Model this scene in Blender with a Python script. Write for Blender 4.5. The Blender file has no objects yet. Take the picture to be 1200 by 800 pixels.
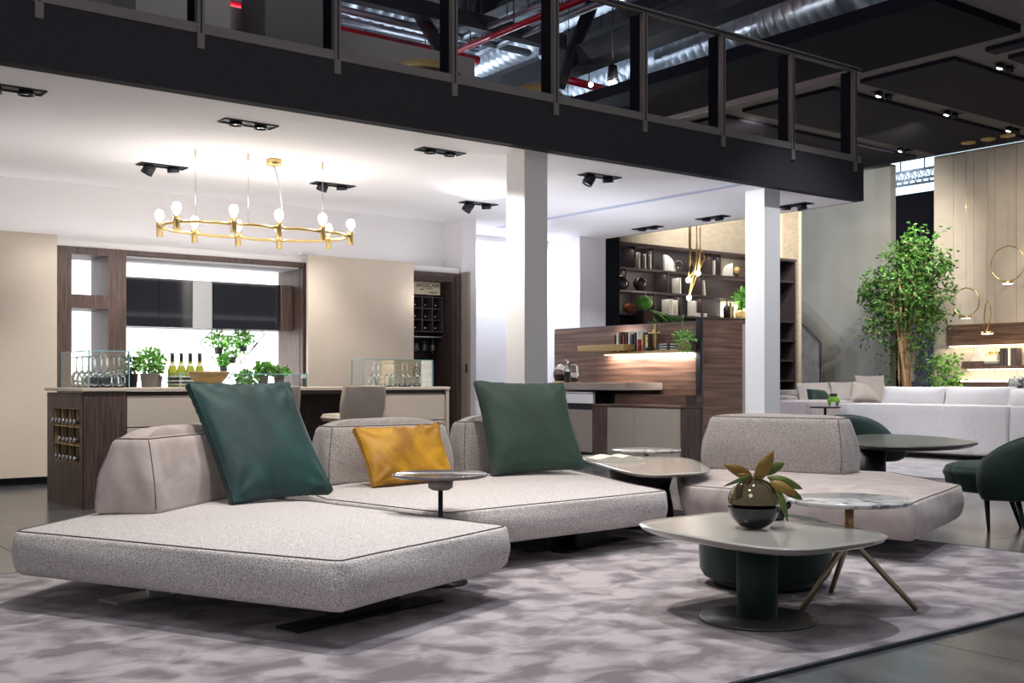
import bpy, math, random
from mathutils import Vector, Matrix, noise
random.seed(7)
SC = bpy.context.scene
COL = SC.collection
# ------------------------------------------------------------------ camera, world, light
F = 1323.0; HZ = 447.0; CH = 1.1
CA = 1716/math.hypot(1716,1323); SA = 1323/math.hypot(1716,1323)     # building axes against the view
cam = bpy.data.cameras.new('camera'); cam.sensor_width = 36; cam.lens = F/1200*36
cam.shift_y = (HZ-400)/1200; cam.clip_end = 200; cam.clip_start = .05
camo = bpy.data.objects.new('camera', cam); COL.objects.link(camo)
camo.location = (0,0,CH); camo.rotation_euler = (math.pi/2, 0, -math.atan2(SA,CA)); SC.camera = camo
w = bpy.data.worlds.new('world'); SC.world = w; w.use_nodes = True
w.node_tree.nodes['Background'].inputs[0].default_value = (.90,.90,1.0,1)
w.node_tree.nodes['Background'].inputs[1].default_value = .27
SC.view_settings.view_transform = 'Standard'; SC.view_settings.look = 'None'
SC.view_settings.gamma = 1; SC.view_settings.use_curve_mapping = False; SC.view_settings.exposure = 0.12

def light(kind, loc, power, color=(1,1,1), size=.1, target=None, spot=60, blend=.5, sy=None, al=(1,0,0)):
    l = bpy.data.lights.new('lamp_light', kind); l.energy = power; l.color = color
    if kind == 'AREA':
        l.size = size
        if sy: l.shape = 'RECTANGLE'; l.size_y = sy
    else: l.shadow_soft_size = size
    if kind == 'SPOT': l.spot_size = math.radians(spot); l.spot_blend = blend
    o = bpy.data.objects.new('lamp_light', l); COL.objects.link(o); o.location = loc
    if target is not None:
        z_ = (Vector(loc)-Vector(target)).normalized(); x_ = Vector(al); x_ = x_-z_*x_.dot(z_)
        if x_.length < .01: x_ = z_.orthogonal()
        x_.normalize(); o.rotation_euler = Matrix((x_, z_.cross(x_), z_)).transposed().to_euler()
    return o
# a step from the view into the building's own axes
def W(xc, d, z=0): return Vector((CA*xc+SA*d, -SA*xc+CA*d, z))
def PZ(px, py, z):
    d = (CH-z)*F/(py-HZ); return W((px-600)/F*d, d, z)
def PU(px, py, u):
    k = (px-600)/F; d = u/(SA+CA*k); return Vector((u, d*(CA-SA*k), CH-(py-HZ)/F*d))
def PV(px, py, v):
    k = (px-600)/F; d = v/(CA-SA*k); return Vector((d*(SA+CA*k), v, CH-(py-HZ)/F*d))

# hall spotlights above the seating (fittings out of frame; far pair added for brightness)
WARM = (1,.93,.86); COOL = (.90,.94,1.0)
for (x, y, tx, ty, p, c) in ((2.5,5.1,2.5,5.1,640,WARM),(4.6,6.2,4.6,6.2,520,WARM),(4.1,3.5,4.1,3.5,430,COOL),
                          (6.6,5.3,6.6,5.3,400,WARM),(1.4,3.2,1.4,3.2,230,COOL),(7.8,3.6,7.8,3.6,340,COOL),
                          (10.6,7.0,10.8,7.0,520,COOL),(13.2,8.8,13.0,8.6,700,COOL),(16.6,9.4,16.6,9.6,850,WARM)):
    light('SPOT', (x,y,5.6), p, c, .06, (tx,ty,0), 72 if x<9 else 88, .8)
# key from behind the camera, softly, on the sofa fronts
light('AREA', (-1.5,1.0,5.4), 36, (1,.95,.92), 2.0, (3,5.5,.4))

# ------------------------------------------------------------------ materials
def mk(name, c1, c2=None, scale=4, st=(1,1,1), detail=4, rough=.5, metal=0, bump=0, bscale=40, bst=(1,1,1), sheen=0, emis=0,
       trans=0, ior=1.45, coat=0, lo=.35, hi=.65, alpha=1, spec=.5, distort=0, emc=None):
    m = bpy.data.materials.new(name); m.use_nodes = True; nt = m.node_tree; N = nt.nodes; L = nt.links
    b = N['Principled BSDF']; I = b.inputs
    I['Base Color'].default_value = (*c1,1); I['Roughness'].default_value = rough; I['Metallic'].default_value = metal
    I['IOR'].default_value = ior; I['Specular IOR Level'].default_value = spec
    if trans: I['Transmission Weight'].default_value = trans
    if coat: I['Coat Weight'].default_value = coat; I['Coat Roughness'].default_value = .08
    if sheen: I['Sheen Weight'].default_value = sheen; I['Sheen Roughness'].default_value = .35
    if alpha < 1: I['Alpha'].default_value = alpha
    if emis: I['Emission Color'].default_value = (*(emc or c1),1); I['Emission Strength'].default_value = emis
    tc = N.new('ShaderNodeTexCoord')
    if c2 is not None:
        mp = N.new('ShaderNodeMapping'); mp.inputs['Scale'].default_value = st; L.new(tc.outputs['Object'], mp.inputs[0])
        no = N.new('ShaderNodeTexNoise'); no.inputs['Scale'].default_value = scale; no.inputs['Detail'].default_value = detail
        no.inputs['Distortion'].default_value = distort
        L.new(mp.outputs[0], no.inputs['Vector'])
        r = N.new('ShaderNodeValToRGB'); r.color_ramp.elements[0].position = lo; r.color_ramp.elements[1].position = hi
        r.color_ramp.elements[0].color = (*c1,1); r.color_ramp.elements[1].color = (*c2,1)
        L.new(no.outputs['Fac'], r.inputs[0]); L.new(r.outputs[0], I['Base Color'])
    if bump:
        mp2 = N.new('ShaderNodeMapping'); mp2.inputs['Scale'].default_value = bst; L.new(tc.outputs['Object'], mp2.inputs[0])
        n2 = N.new('ShaderNodeTexNoise'); n2.inputs['Scale'].default_value = bscale; n2.inputs['Detail'].default_value = 2
        L.new(mp2.outputs[0], n2.inputs['Vector'])
        bp = N.new('ShaderNodeBump'); bp.inputs['Strength'].default_value = bump; bp.inputs['Distance'].default_value = .01
        L.new(n2.outputs['Fac'], bp.inputs['Height']); L.new(bp.outputs[0], I['Normal'])
    return m
M = {}
M['fabric'] = mk('boucle_fabric',(.30,.27,.265),(.82,.77,.745),190,detail=2,rough=.95,bump=.6,bscale=170,sheen=.25,lo=.36,hi=.62)
M['fabric2'] = mk('melange_fabric',(.20,.18,.175),(.62,.57,.54),200,detail=2,rough=.95,bump=.6,bscale=170,sheen=.25,lo=.36,hi=.62)
M['nubuck'] = mk('nubuck_leather',(.40,.34,.32),(.51,.445,.42),4.5,detail=5,rough=.75,bump=.08,bscale=8,sheen=.3,lo=.38,hi=.62,distort=1.2)
M['piping'] = mk('dark_piping',(.10,.09,.09),rough=.8)
M['rug'] = mk('viscose_rug',(.20,.175,.19),(.47,.425,.44),4.0,st=(1,1.1,1),detail=9,rough=.9,bump=.8,bscale=220,sheen=.15,lo=.40,hi=.59,distort=.5)
M['rugedge'] = mk('rug_binding',(.03,.035,.045),rough=.8)
M['pale_rug'] = mk('pale_rug_pile',(.30,.27,.275),(.42,.39,.39),4,rough=.9,bump=.4,bscale=200)
M['teal'] = mk('teal_velvet',(.004,.028,.028),(.008,.058,.054),3.2,detail=4,rough=.6,sheen=.4,bump=.06,bscale=9,distort=1.0)
M['green'] = mk('green_velvet',(.018,.045,.033),(.032,.070,.050),3.2,detail=4,rough=.65,sheen=.3,bump=.05,bscale=9)
M['dgreen'] = mk('dark_green_velvet',(.006,.022,.018),(.012,.040,.031),4,detail=4,rough=.7,sheen=.2)
M['yellow'] = mk('mustard_velvet',(.30,.135,.004),(.58,.30,.010),4.5,detail=5,rough=.55,sheen=.25,bump=.12,bscale=11,distort=.8)
M['white_fabric'] = mk('pale_sofa_fabric',(.60,.57,.57),(.76,.73,.72),90,rough=.95,bump=.2,bscale=90)
M['grey_fabric'] = mk('pale_grey_fabric',(.50,.47,.46),(.66,.62,.60),60,rough=.95)
M['mauve'] = mk('mauve_fabric',(.42,.36,.37),(.50,.44,.44),30,rough=.9)
M['white'] = mk('white_paint',(.86,.84,.85),rough=.85)
M['ceil'] = mk('ceiling_paint',(.93,.91,.92),rough=.9)
M['column'] = mk('column_paint',(.90,.88,.87),rough=.7)
M['shade_line'] = mk('ceiling_shade_line',(.55,.58,.75),rough=.9)
M['fascia'] = mk('fascia_paint',(.040,.037,.043),(.046,.043,.048),30,rough=.9,spec=.15)
M['dark'] = mk('black_panel',(.012,.012,.020),rough=.9,spec=.1)
M['greyceil'] = mk('charcoal_ceiling',(.16,.15,.155),rough=.9,spec=.1)
M['coffer'] = mk('coffer_panel',(.030,.028,.040),rough=.9,spec=.1)
M['bronze'] = mk('bronze_profile',(.22,.20,.19),rough=.5,metal=.35)
M['darkmetal'] = mk('dark_metal',(.03,.032,.04),rough=.4,metal=.6)
M['beige'] = mk('beige_lacquer',(.63,.55,.455),(.67,.585,.49),1.5,rough=.55)
M['beige_d'] = mk('taupe_lacquer',(.34,.29,.245),rough=.5)
M['wallbeige'] = mk('beige_wall',(.46,.40,.33),(.52,.45,.37),3,rough=.85)
M['shelfwall'] = mk('sand_wallcover',(.58,.51,.40),(.68,.60,.48),6,st=(1,1,3),rough=.9)
M['wallgrey'] = mk('grey_green_wall',(.23,.225,.20),(.26,.255,.23),1.5,rough=.85)
M['wood'] = mk('dark_oak',(.060,.037,.031),(.135,.088,.074),6,st=(9,9,.6),detail=6,rough=.5,bump=.1,bscale=30,bst=(6,6,.5))
M['woodh'] = mk('walnut_veneer',(.060,.032,.022),(.175,.098,.066),3,st=(.35,.35,8),detail=6,rough=.42,coat=.15,bump=.05,bscale=20,bst=(.5,.5,6))
M['woodin'] = mk('brown_interior',(.045,.030,.028),(.070,.048,.044),5,st=(6,6,.6),rough=.6)
M['pine'] = mk('pine_wood',(.62,.46,.26),(.75,.60,.38),4,st=(1,1,8),rough=.6)
M['box'] = mk('wine_box_wood',(.72,.62,.45),(.78,.69,.53),5,st=(1,1,6),rough=.6)
M['ink'] = mk('box_ink',(.08,.05,.04),rough=.8)
M['brass'] = mk('brushed_brass',(.78,.58,.25),rough=.28,metal=1)
M['bronzeleg'] = mk('bronze_leg',(.42,.34,.22),rough=.32,metal=1)
M['copper'] = mk('copper_stem',(.50,.28,.14),rough=.3,metal=1)
M['chrome'] = mk('chrome',(.8,.8,.84),rough=.3,metal=.8)
M['blackgloss'] = mk('black_glass',(.012,.012,.018),rough=.06,coat=.5)
M['black'] = mk('black_plastic',(.012,.012,.014),rough=.5)
M['smoked'] = mk('smoked_glass_top',(.10,.09,.095),rough=.05,coat=.6)
M['greytop'] = mk('greige_lacquer',(.36,.35,.315),(.40,.39,.35),2,rough=.22,coat=.3)
M['darktop'] = mk('dark_bronze_top',(.055,.055,.05),(.075,.072,.06),3,rough=.3,coat=.2)
M['marble'] = mk('white_marble',(.22,.22,.23),(.66,.66,.65),5,detail=10,rough=.12,lo=.38,hi=.50,distort=2.5,coat=.3)
M['glass'] = mk('clear_glass',(.97,1,.99),rough=0,trans=1,ior=1.45)
M['pane'] = mk('rail_glass',(.92,.95,.97),rough=0,trans=1,ior=1.02)
M['glassedge'] = mk('teal_glass_edge',(.35,.72,.74),rough=.15,trans=.3)
M['amber'] = mk('amber_glass',(.50,.38,.20),rough=.04,trans=.55,ior=1.2)
M['wine'] = mk('dark_liquor',(.008,.006,.008),rough=.1)
M['smokeg'] = mk('mirror_smoked_glass',(.20,.16,.09),rough=.04,metal=.8)
M['vaseblack'] = mk('black_vase_glaze',(.006,.006,.010),rough=.10,coat=.6)
M['bottle'] = mk('olive_bottle_glass',(.40,.42,.04),rough=.12,coat=.5)
M['foil'] = mk('dark_foil',(.05,.05,.06),rough=.3,metal=.7)
M['label'] = mk('pale_label',(.75,.74,.7),rough=.7)
M['soil'] = mk('soil',(.03,.02,.015),rough=1)
M['leaf'] = mk('green_leaf',(.08,.28,.03),(.22,.52,.09),9,rough=.5)
M['leafd'] = mk('dark_leaf',(.018,.075,.012),(.10,.25,.04),6,rough=.45)
M['mag_green'] = mk('magnolia_green',(.08,.14,.025),(.17,.22,.05),6,rough=.35,coat=.3)
M['mag_brown'] = mk('magnolia_brown',(.27,.14,.03),(.36,.25,.06),7,rough=.45)
M['bark'] = mk('pale_bark',(.35,.22,.12),(.50,.34,.2),8,st=(1,1,.3),rough=.8)
M['stem'] = mk('green_stem',(.10,.16,.04),rough=.6)
M['potgrey'] = mk('grey_pot',(.20,.19,.19),(.24,.225,.225),6,rough=.7)
M['potblack'] = mk('black_pot',(.03,.03,.035),rough=.6)
M['paper'] = mk('book_paper',(.78,.74,.66),(.84,.80,.72),40,rough=.9)
M['bookdark'] = mk('dark_book_cover',(.045,.04,.04),rough=.6)
M['bookwhite'] = mk('white_book_cover',(.75,.72,.64),rough=.6)
M['bookred'] = mk('red_book_cover',(.40,.035,.03),rough=.6)
M['terra'] = mk('terracotta',(.30,.09,.04),rough=.6)
M['brownball'] = mk('brown_glaze',(.05,.032,.03),rough=.15,coat=.5)
M['stool'] = mk('beige_leather',(.52,.44,.36),(.57,.485,.40),6,rough=.5,bump=.1,bscale=12)
M['shelf'] = mk('shelf_frame',(.10,.075,.08),rough=.4,metal=.3)
M['shelfin'] = mk('shelf_back',(.05,.04,.046),rough=.5)
M['steel'] = mk('galvanised_duct',(.45,.50,.56),(.62,.68,.74),3,rough=.35,metal=.8,bump=.4,bscale=6,bst=(1,8,1))
M['redpipe'] = mk('red_pipe',(.38,.005,.025),rough=.35)
M['beam'] = mk('black_steel',(.020,.019,.024),rough=.7)
M['parapet'] = mk('parapet_paint',(.36,.33,.31),rough=.85)
M['gold'] = mk('matte_gold',(.42,.30,.12),rough=.5,metal=.4)
M['truss'] = mk('aluminium_truss',(.7,.75,.8),rough=.3,metal=.7)
M['concrete'] = mk('dark_concrete',(.10,.095,.09),(.17,.16,.15),5,rough=.4)
M['luminous'] = mk('luminous_back',(1,1,1),emis=1.9,emc=(.96,.97,1))  # glow put into the white back walls, no lamp behind them
M['bulb'] = mk('bulb_glow',(1,1,1),emis=25,emc=(1,.92,.82))
M['led'] = mk('led_strip',(1,1,1),emis=7,emc=(1,.90,.72))
M['ledw'] = mk('led_strip_cool',(1,1,1),emis=5,emc=(1,.93,.88))
M['lens'] = mk('lit_lens',(1,1,1),emis=25,emc=(1,.96,.92))
M['lensoff'] = mk('spot_reflector',(.5,.5,.52),rough=.2,metal=1)
M['hallglow'] = mk('hall_glow',(.5,.7,1),emis=1.6,emc=(.62,.80,.95))  # pale emission, also stands in for the bright hall beyond
M['tree_mesh'] = mk('perforated_screen',(.35,.38,.5),(.03,.03,.06),60,rough=.6,lo=.45,hi=.55)
def floor_mat():
    m = mk('stone_floor',(.038,.042,.050),(.15,.15,.152),1.8,st=(3,.45,1),detail=9,rough=.2,lo=.3,hi=.72,distort=.6,spec=.6)
    return m
M['tile'] = floor_mat()
M['joint'] = mk('floor_joint',(.035,.034,.035),rough=.6)

# ------------------------------------------------------------------ mesh helper
class MB:
    def __init__(s): s.v = []; s.f = []; s.sm = []
    def add(s, vs, fs, smooth=False):
        n = len(s.v); s.v += [Vector(p) for p in vs]; s.f += [tuple(i+n for i in f) for f in fs]; s.sm += [smooth]*len(fs)
    def box(s, x0,y0,z0,x1,y1,z1):
        x0,x1 = min(x0,x1),max(x0,x1); y0,y1 = min(y0,y1),max(y0,y1); z0,z1 = min(z0,z1),max(z0,z1)
        s.add([(x0,y0,z0),(x1,y0,z0),(x1,y1,z0),(x0,y1,z0),(x0,y0,z1),(x1,y0,z1),(x1,y1,z1),(x0,y1,z1)],
              [(0,3,2,1),(4,5,6,7),(0,1,5,4),(1,2,6,5),(2,3,7,6),(3,0,4,7)]); return s
    def prism(s, poly, z0, z1, smooth=False, poly2=None):
        n = len(poly); p2 = poly2 or poly
        s.add([(p[0],p[1],z0) for p in poly]+[(p[0],p[1],z1) for p in p2], [tuple(range(n))[::-1], tuple(range(n,2*n))])
        s.add([(p[0],p[1],z0) for p in poly]+[(p[0],p[1],z1) for p in p2], [(i,(i+1)%n,n+(i+1)%n,n+i) for i in range(n)], smooth); return s
    def rings(s, rs, smooth=True, cap=True):
        n = len(rs[0]); vs = [p for r in rs for p in r]; fs = []
        for k in range(len(rs)-1):
            for i in range(n): fs.append((k*n+i, k*n+(i+1)%n, (k+1)*n+(i+1)%n, (k+1)*n+i))
        if cap: fs.append(tuple(range(n))[::-1]); fs.append(tuple(range((len(rs)-1)*n, len(rs)*n)))
        s.add(vs, fs, smooth); return s
    def tube(s, pts, r, n=8, closed=False, r2=None):
        pts = [Vector(p) for p in pts]; m = len(pts); rs = []
        up = Vector((0,0,1))
        for i,p in enumerate(pts):
            a = pts[(i-1)%m] if (closed or i>0) else p; b = pts[(i+1)%m] if (closed or i<m-1) else p
            t = (b-a).normalized(); u = t.cross(up)
            if u.length < .05: u = t.cross(Vector((1,0,0)))
            u.normalize(); v = t.cross(u)
            rr = r if r2 is None else r+(r2-r)*i/(m-1)
            rs.append([p+u*math.cos(q*2*math.pi/n)*rr+v*math.sin(q*2*math.pi/n)*rr for q in range(n)])
        if closed: rs.append(rs[0]); s.rings(rs, True, False)
        else: s.rings(rs, True, True)
        return s
    def lathe(s, prof, c, n=24, cap=True):
        c = Vector(c)
        s.rings([[c+Vector((r*math.cos(a*2*math.pi/n), r*math.sin(a*2*math.pi/n), z)) for a in range(n)] for r,z in prof], True, cap); return s
    def sphere(s, c, r, n=16, sz=1):
        return s.lathe([(max(1e-4,r*math.sin(a*math.pi/n)), -r*sz*math.cos(a*math.pi/n)) for a in range(n+1)], c, n+4, False)
    def leaf(s, p, d, l, wd, nrm=None):
        d = Vector(d).normalized(); nn = nrm or Vector((random.gauss(0,1),random.gauss(0,1),random.gauss(0,1)))
        u = d.cross(nn)
        if u.length < .01: u = d.cross(Vector((0,0,1.01)))
        u.normalize(); q = u.cross(d)
        p = Vector(p); m = p+d*l*.5
        s.add([p, m+u*wd*.5+q*wd*.12, p+d*l, m-u*wd*.5+q*wd*.12], [(0,1,2),(0,2,3)], False)
    def foliage(s, c, rad, n, l, wd, shell=.5):
        for _ in range(n):
            v = Vector((random.gauss(0,1),random.gauss(0,1),random.gauss(0,1))).normalized()
            k = random.uniform(shell,1)
            p = Vector(c)+Vector((v.x*rad[0],v.y*rad[1],v.z*rad[2]))*k
            s.leaf(p, v+Vector((random.gauss(0,.5),random.gauss(0,.5),random.gauss(0,.5))), l*random.uniform(.6,1.2), wd*random.uniform(.7,1.1))
        return s
def root_of(o):
    while o.parent: o = o.parent
    return o
def setp(o, label=None, cat=None, group=None, kind=None):
    if label: o['label'] = label
    if cat: o['category'] = cat
    if group: o['group'] = group
    if kind: o['kind'] = kind
    return o
def O(name, mb, mat, parent=None, label=None, cat=None, group=None, kind=None, bev=0, org=None):
    if parent is not None: org = root_of(parent).location.copy()
    elif org is None:
        xs = [v.x for v in mb.v]; ys = [v.y for v in mb.v]; zs = [v.z for v in mb.v]
        org = Vector(((min(xs)+max(xs))/2,(min(ys)+max(ys))/2,min(zs)))
    org = Vector(org)
    me = bpy.data.meshes.new(name); me.from_pydata([tuple(v-org) for v in mb.v], [], mb.f)
    me.polygons.foreach_set('use_smooth', mb.sm); me.materials.append(M[mat] if isinstance(mat,str) else mat); me.update()
    o = bpy.data.objects.new(name, me); COL.objects.link(o)
    if parent is not None: o.parent = parent
    else: o.location = org
    if bev:
        b = o.modifiers.new('bevel','BEVEL'); b.width = bev; b.segments = 2; b.limit_method = 'ANGLE'; b.angle_limit = math.radians(40)
    return setp(o, label, cat, group, kind)
def T(name, label, cat, loc=(0,0,0), group=None):
    o = bpy.data.objects.new(name, None); COL.objects.link(o); o.location = loc; o.empty_display_size = .1
    return setp(o, label, cat, group)
def ST(name, mb, mat, parent=None, **k):
    return O(name, mb, mat, parent, kind=None if parent is not None else 'structure', **k)
def copy_tree(o, loc=None, rz=None, label=None, parent=None):
    c = o.copy(); COL.objects.link(c)
    if parent is not None: c.parent = parent
    if loc is not None: c.location = loc
    if rz is not None: c.rotation_euler[2] = rz
    if label: c['label'] = label
    for ch in list(KIDS(o)): copy_tree(ch, parent=c)
    return c
def KIDS(o): return [x for x in COL.objects if x.parent == o]
def B(*a): return MB().box(*a)

ORD = ['first','second','third','fourth','fifth','sixth','seventh','eighth','ninth','tenth','eleventh','twelfth']
# ------------------------------------------------------------------ soft upholstery
def outline(poly, rc, nc=6, ne=8):
    n = len(poly); out = []; corner = []
    P = [Vector((p[0],p[1])) for p in poly]
    for i in range(n):
        a,b,c = P[i-1],P[i],P[(i+1)%n]
        d1 = (a-b).normalized(); d2 = (c-b).normalized()
        for k in range(nc+1):
            t = k/nc; q = b+d1*rc*(1-t)**2+d2*rc*t**2
            if k == nc//2: corner.append(len(out))
            out.append(q)
        e0 = b+d2*rc; e1 = c-d2*rc
        for k in range(1,ne): out.append(e0+(e1-e0)*k/ne)
    return out, corner
def ccw(poly):
    A = sum(poly[i-1][0]*poly[i][1]-poly[i][0]*poly[i-1][1] for i in range(len(poly)))
    return list(poly) if A > 0 else list(poly)[::-1]
def soft(bottom, top, z0, z1, rc, er, crown, bulge=.02, sag=0, er2=.02, wob=.004):
    ob, cn = outline(bottom, rc); ot, _ = outline(top, rc); n = len(ob); R = []
    def norm(o,i):
        t = (o[(i+1)%n]-o[i-1]).normalized(); return Vector((t.y,-t.x))
    prof = []
    for k in range(5):
        a = k/4*math.pi/2; prof.append(((er*(1-math.cos(a)))/(z1-z0), er*(1-math.sin(a))))
    for k in range(1,7):
        t = k/7; prof.append((er/(z1-z0)+(1-er/(z1-z0)-er2/(z1-z0))*t, -bulge*math.sin(t*math.pi)))
    for k in range(4):
        a = k/3*math.pi/2; prof.append((1-er2/(z1-z0)*(1-math.sin(a)), er2*(1-math.cos(a))))
    for f,ins in prof:
        r = []
        for i in range(n):
            p = ob[i].lerp(ot[i], f); nn = norm(ob if f<.5 else ot, i)
            p = p-nn*(ins+wob*math.sin(i*.9+f*7))
            r.append(Vector((p.x,p.y,z0+(z1-z0)*f)))
        R.append(r)
    seam = [Vector(p) for p in R[-1]]
    c = sum((Vector((p.x,p.y)) for p in R[-1]), Vector((0,0)))/n
    for s_ in (.985,.96,.92,.86,.78,.66,.5,.32,.14,.03):
        r = []
        for i in range(n):
            p = R[len(prof)-1][i]; q = c+(Vector((p.x,p.y))-c)*s_
            r.append(Vector((q.x,q.y,z1+crown*(1-s_**4.5)+.002*math.sin(q.x*9)*math.sin(q.y*11))))
        R.append(r)
    mb = MB(); mb.rings(R, True, True)
    return mb, seam, cn, R[4:len(prof)]
def platform(name, label, poly, mat, z0=.16, z1=.375, crown=.03):
    poly = ccw(poly); c = sum((Vector((p[0],p[1],0)) for p in poly), Vector())/len(poly)
    t = T(name, label, 'sofa', (c.x,c.y,0))
    mb, seam, cn, side = soft(poly, poly, z0, z1, .07, .06, crown, .012)
    s_ = O('seat', mb, mat, t)
    O('piping', MB().tube([p+Vector((0,0,.002)) for p in seam], .0035, 6, True), 'piping', s_)
    return t
def backrest(par, label, base, top, z0, z1, mat, crown=.03, rc=.07):
    b, tt = base, top
    if ccw(base) != list(base): b, tt = base[::-1], top[::-1]
    mb, seam, cn, side = soft(b, tt, z0, z1, rc, .03, crown, .018, er2=.05)
    s_ = O('backrest', mb, mat, par, label=label)
    O('piping', MB().tube([p+Vector((0,0,.001)) for p in side[-2]], .0035, 6, True), 'piping', s_)
    for k in cn:
        O('piping', MB().tube([r[k] for r in side[:-1]], .003, 6), 'piping', s_)
    return s_
def pillow(name, label, BL, BR, TR, TL, t, mat, gus=.02, bow=.05, N=22, wr=.006, cat='cushion', group=None, seed=1, gmat=None):
    BL,BR,TR,TL = map(Vector,(BL,BR,TR,TL)); nrm = (BR-BL).cross(TL-BL).normalized(); ctr = (BL+BR+TR+TL)/4
    org = Vector((ctr.x,ctr.y,min(BL.z,BR.z)))
    th = T(name, label, cat, org, group)
    def P(i,j,side):
        u = i/N*2-1; v = j/N*2-1
        u = math.copysign(abs(u)**.85,u); v = math.copysign(abs(v)**.85,v)
        uu = u*(1-bow*(1-v*v)*abs(u)**3); vv = v*(1-bow*(1-u*u)*abs(v)**3)
        a = (uu+1)/2; b = (vv+1)/2
        p = BL*(1-a)*(1-b)+BR*a*(1-b)+TR*a*b+TL*(1-a)*b
        pr = max(0,(1-abs(u)**2.6)*(1-abs(v)**2.6))**.55
        w_ = 0
        if side > 0:
            w_ = wr*1.6*noise.noise(Vector((u*1.3,v*1.3,seed*3.1)))*pr
            for (sx,sy) in ((-1,-1),(1,-1),(1,1),(-1,1)):
                dx,dy = u-sx,v-sy; rr = math.hypot(dx,dy); an = math.atan2(dy*sy,dx*sx)
                w_ += wr*.55*math.sin(an*9+seed+sx)*math.exp(-((rr-.42)/.28)**2)
            w_ += wr*.8*math.exp(-((v-1)/.22)**2)*math.sin(u*17+seed+3*noise.noise(Vector((u*3,seed,0))))
            w_ += wr*.6*math.exp(-((v+1)/.25)**2)*math.sin(u*21+seed*2)*pr**.3
        edge = (1-pr)**6*wr*.5*math.sin((i+j)*2.4)
        return p+nrm*side*(gus/2+t/2*pr+w_+edge)
    vs = []; fs = []
    for side in (1,-1):
        n0 = len(vs)
        for j in range(N+1):
            for i in range(N+1): vs.append(P(i,j,side))
        for j in range(N):
            for i in range(N):
                a = n0+j*(N+1)+i; q = (a,a+1,a+N+2,a+N+1); fs.append(q if side>0 else q[::-1])
    mb = MB(); mb.add(vs, fs, True)
    cv = O('cover', mb, mat, th)
    ring = [(i,0) for i in range(N)]+[(N,j) for j in range(N)]+[(N-i,N) for i in range(N)]+[(0,N-j) for j in range(N)]
    g = MB(); g.rings([[P(i,j,-1) for i,j in ring],[P(i,j,0)+ (P(i,j,0)-ctr).normalized()*.004 for i,j in ring],[P(i,j,1) for i,j in ring]], True, False)
    O('gusset', g, gmat or mat, cv)
    for side in (1,-1):
        O('piping', MB().tube([P(i,j,side) for i,j in ring], .0035, 5, True), gmat or mat, cv)
    return th
#--PART2--
# ================================================================== THE SETTING
fl = ST('floor', B(-12,-8,-.2, 40,40,-.006), 'joint')
tm = None
for i in range(-1,14):
    for j in range(-1,9):
        x0 = .7+1.2*i; y0 = -.62+1.2*j*1.0
        if tm is None:
            tm = O('floor_tile', B(0,0,-.006,1.194,1.194,0), 'tile', None, bev=0, org=(0,0,0)); t_ = tm
        else: t_ = tm.copy(); COL.objects.link(t_)
        t_.parent = fl; t_.location = Vector((x0,y0,0))-fl.location; t_.rotation_euler[2] = 0
tm.location = Vector((.7-1.2,-.62-1.2,0))-fl.location
far = ST('floor_far', B(-.5+0,10.18,-.006,40,40,0), 'tile'); far.name = 'floor.001'
f2 = ST('floor.002', B(17.5,-3,-.006,40,10.17,0), 'tile')

# white pavilion
ST('ceiling', B(-.3,8.6,3.35, 12.04,14.2,3.45), 'ceil')
ST('ceiling_shade_strip', B(9.86,8.62,3.346, 9.98,13.2,3.351), 'shade_line')  # bluish shade line on the ceiling, put into the colour
fs = ST('wall_fascia', B(-6,8.48,3.352, 12.08,8.60,3.82), 'fascia')
ST('trim_2', B(12.04,8.60,3.352, 12.08,14.2,3.82), 'fascia')
ST('trim_3', B(-6,8.60,3.46, 12.04,16,3.82), 'fascia')
c1 = O('column', B(6.80,8.62,0, 7.09,8.91,3.35), 'column', bev=.004, label='white square column left of the green pillow, rising to the white soffit', cat='column', kind='structure')
c1.name='trim_4'
c2 = O('column', B(10.36,8.62,0, 10.64,8.91,3.35), 'column', bev=.004, kind='structure'); c2.name='trim_5'
for o,l in ((c1,'white square column nearest the middle of the room, behind the dark green cushion'),(c2,'white square column in front of the bookshelf, by the walnut screen')):
    o['label']=l; o['category']='column'
ST('bounce_wall', B(-.2,8.6,0, 0,13.7,3.35), 'white')  # unseen wall, added to bounce light into the kitchen
ST('wall_kitchen', B(0,13.2,2.62, 8.97,13.7,3.35), 'white')
ST('wall_pier', B(8.97,12.75,0, 9.2,13.7,3.35), 'white')
ST('wall_recess', B(9.2,14.0,0, 11.5,14.2,3.35), 'white')
ST('wall_stub', B(11.5,13.2,0, 12.04,14.2,3.35), 'white')
# bookshelf wall and the wall of the hall on the right
ST('wall_back', B(12.9,14.9,0, 18.57,15.1,5.75), 'shelfwall')
ST('wall_shelf_side', B(12.9,14.2,0, 13.28,14.9,5.6), 'dark')
ST('wall_return', B(18.47,14.5,0, 18.57,14.9,5.75), 'shelfwall')
ST('wall_grey', B(21,14.08,0, 21.2,22,5.72), 'wallgrey')
wb = ST('wall_right', B(21.04,4,0, 21.3,13.06,5.72), 'wallbeige')
v = 13.06; tm2=None
while v > 6.5:
    p = O('wall_panel', B(21.0,v-.434,.0,21.04,v,5.70), 'wallbeige', wb, bev=.004); v -= .44
ST('wall_drape', B(22.2,11.5,0, 22.3,16.5,5.25), 'dark')
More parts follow.
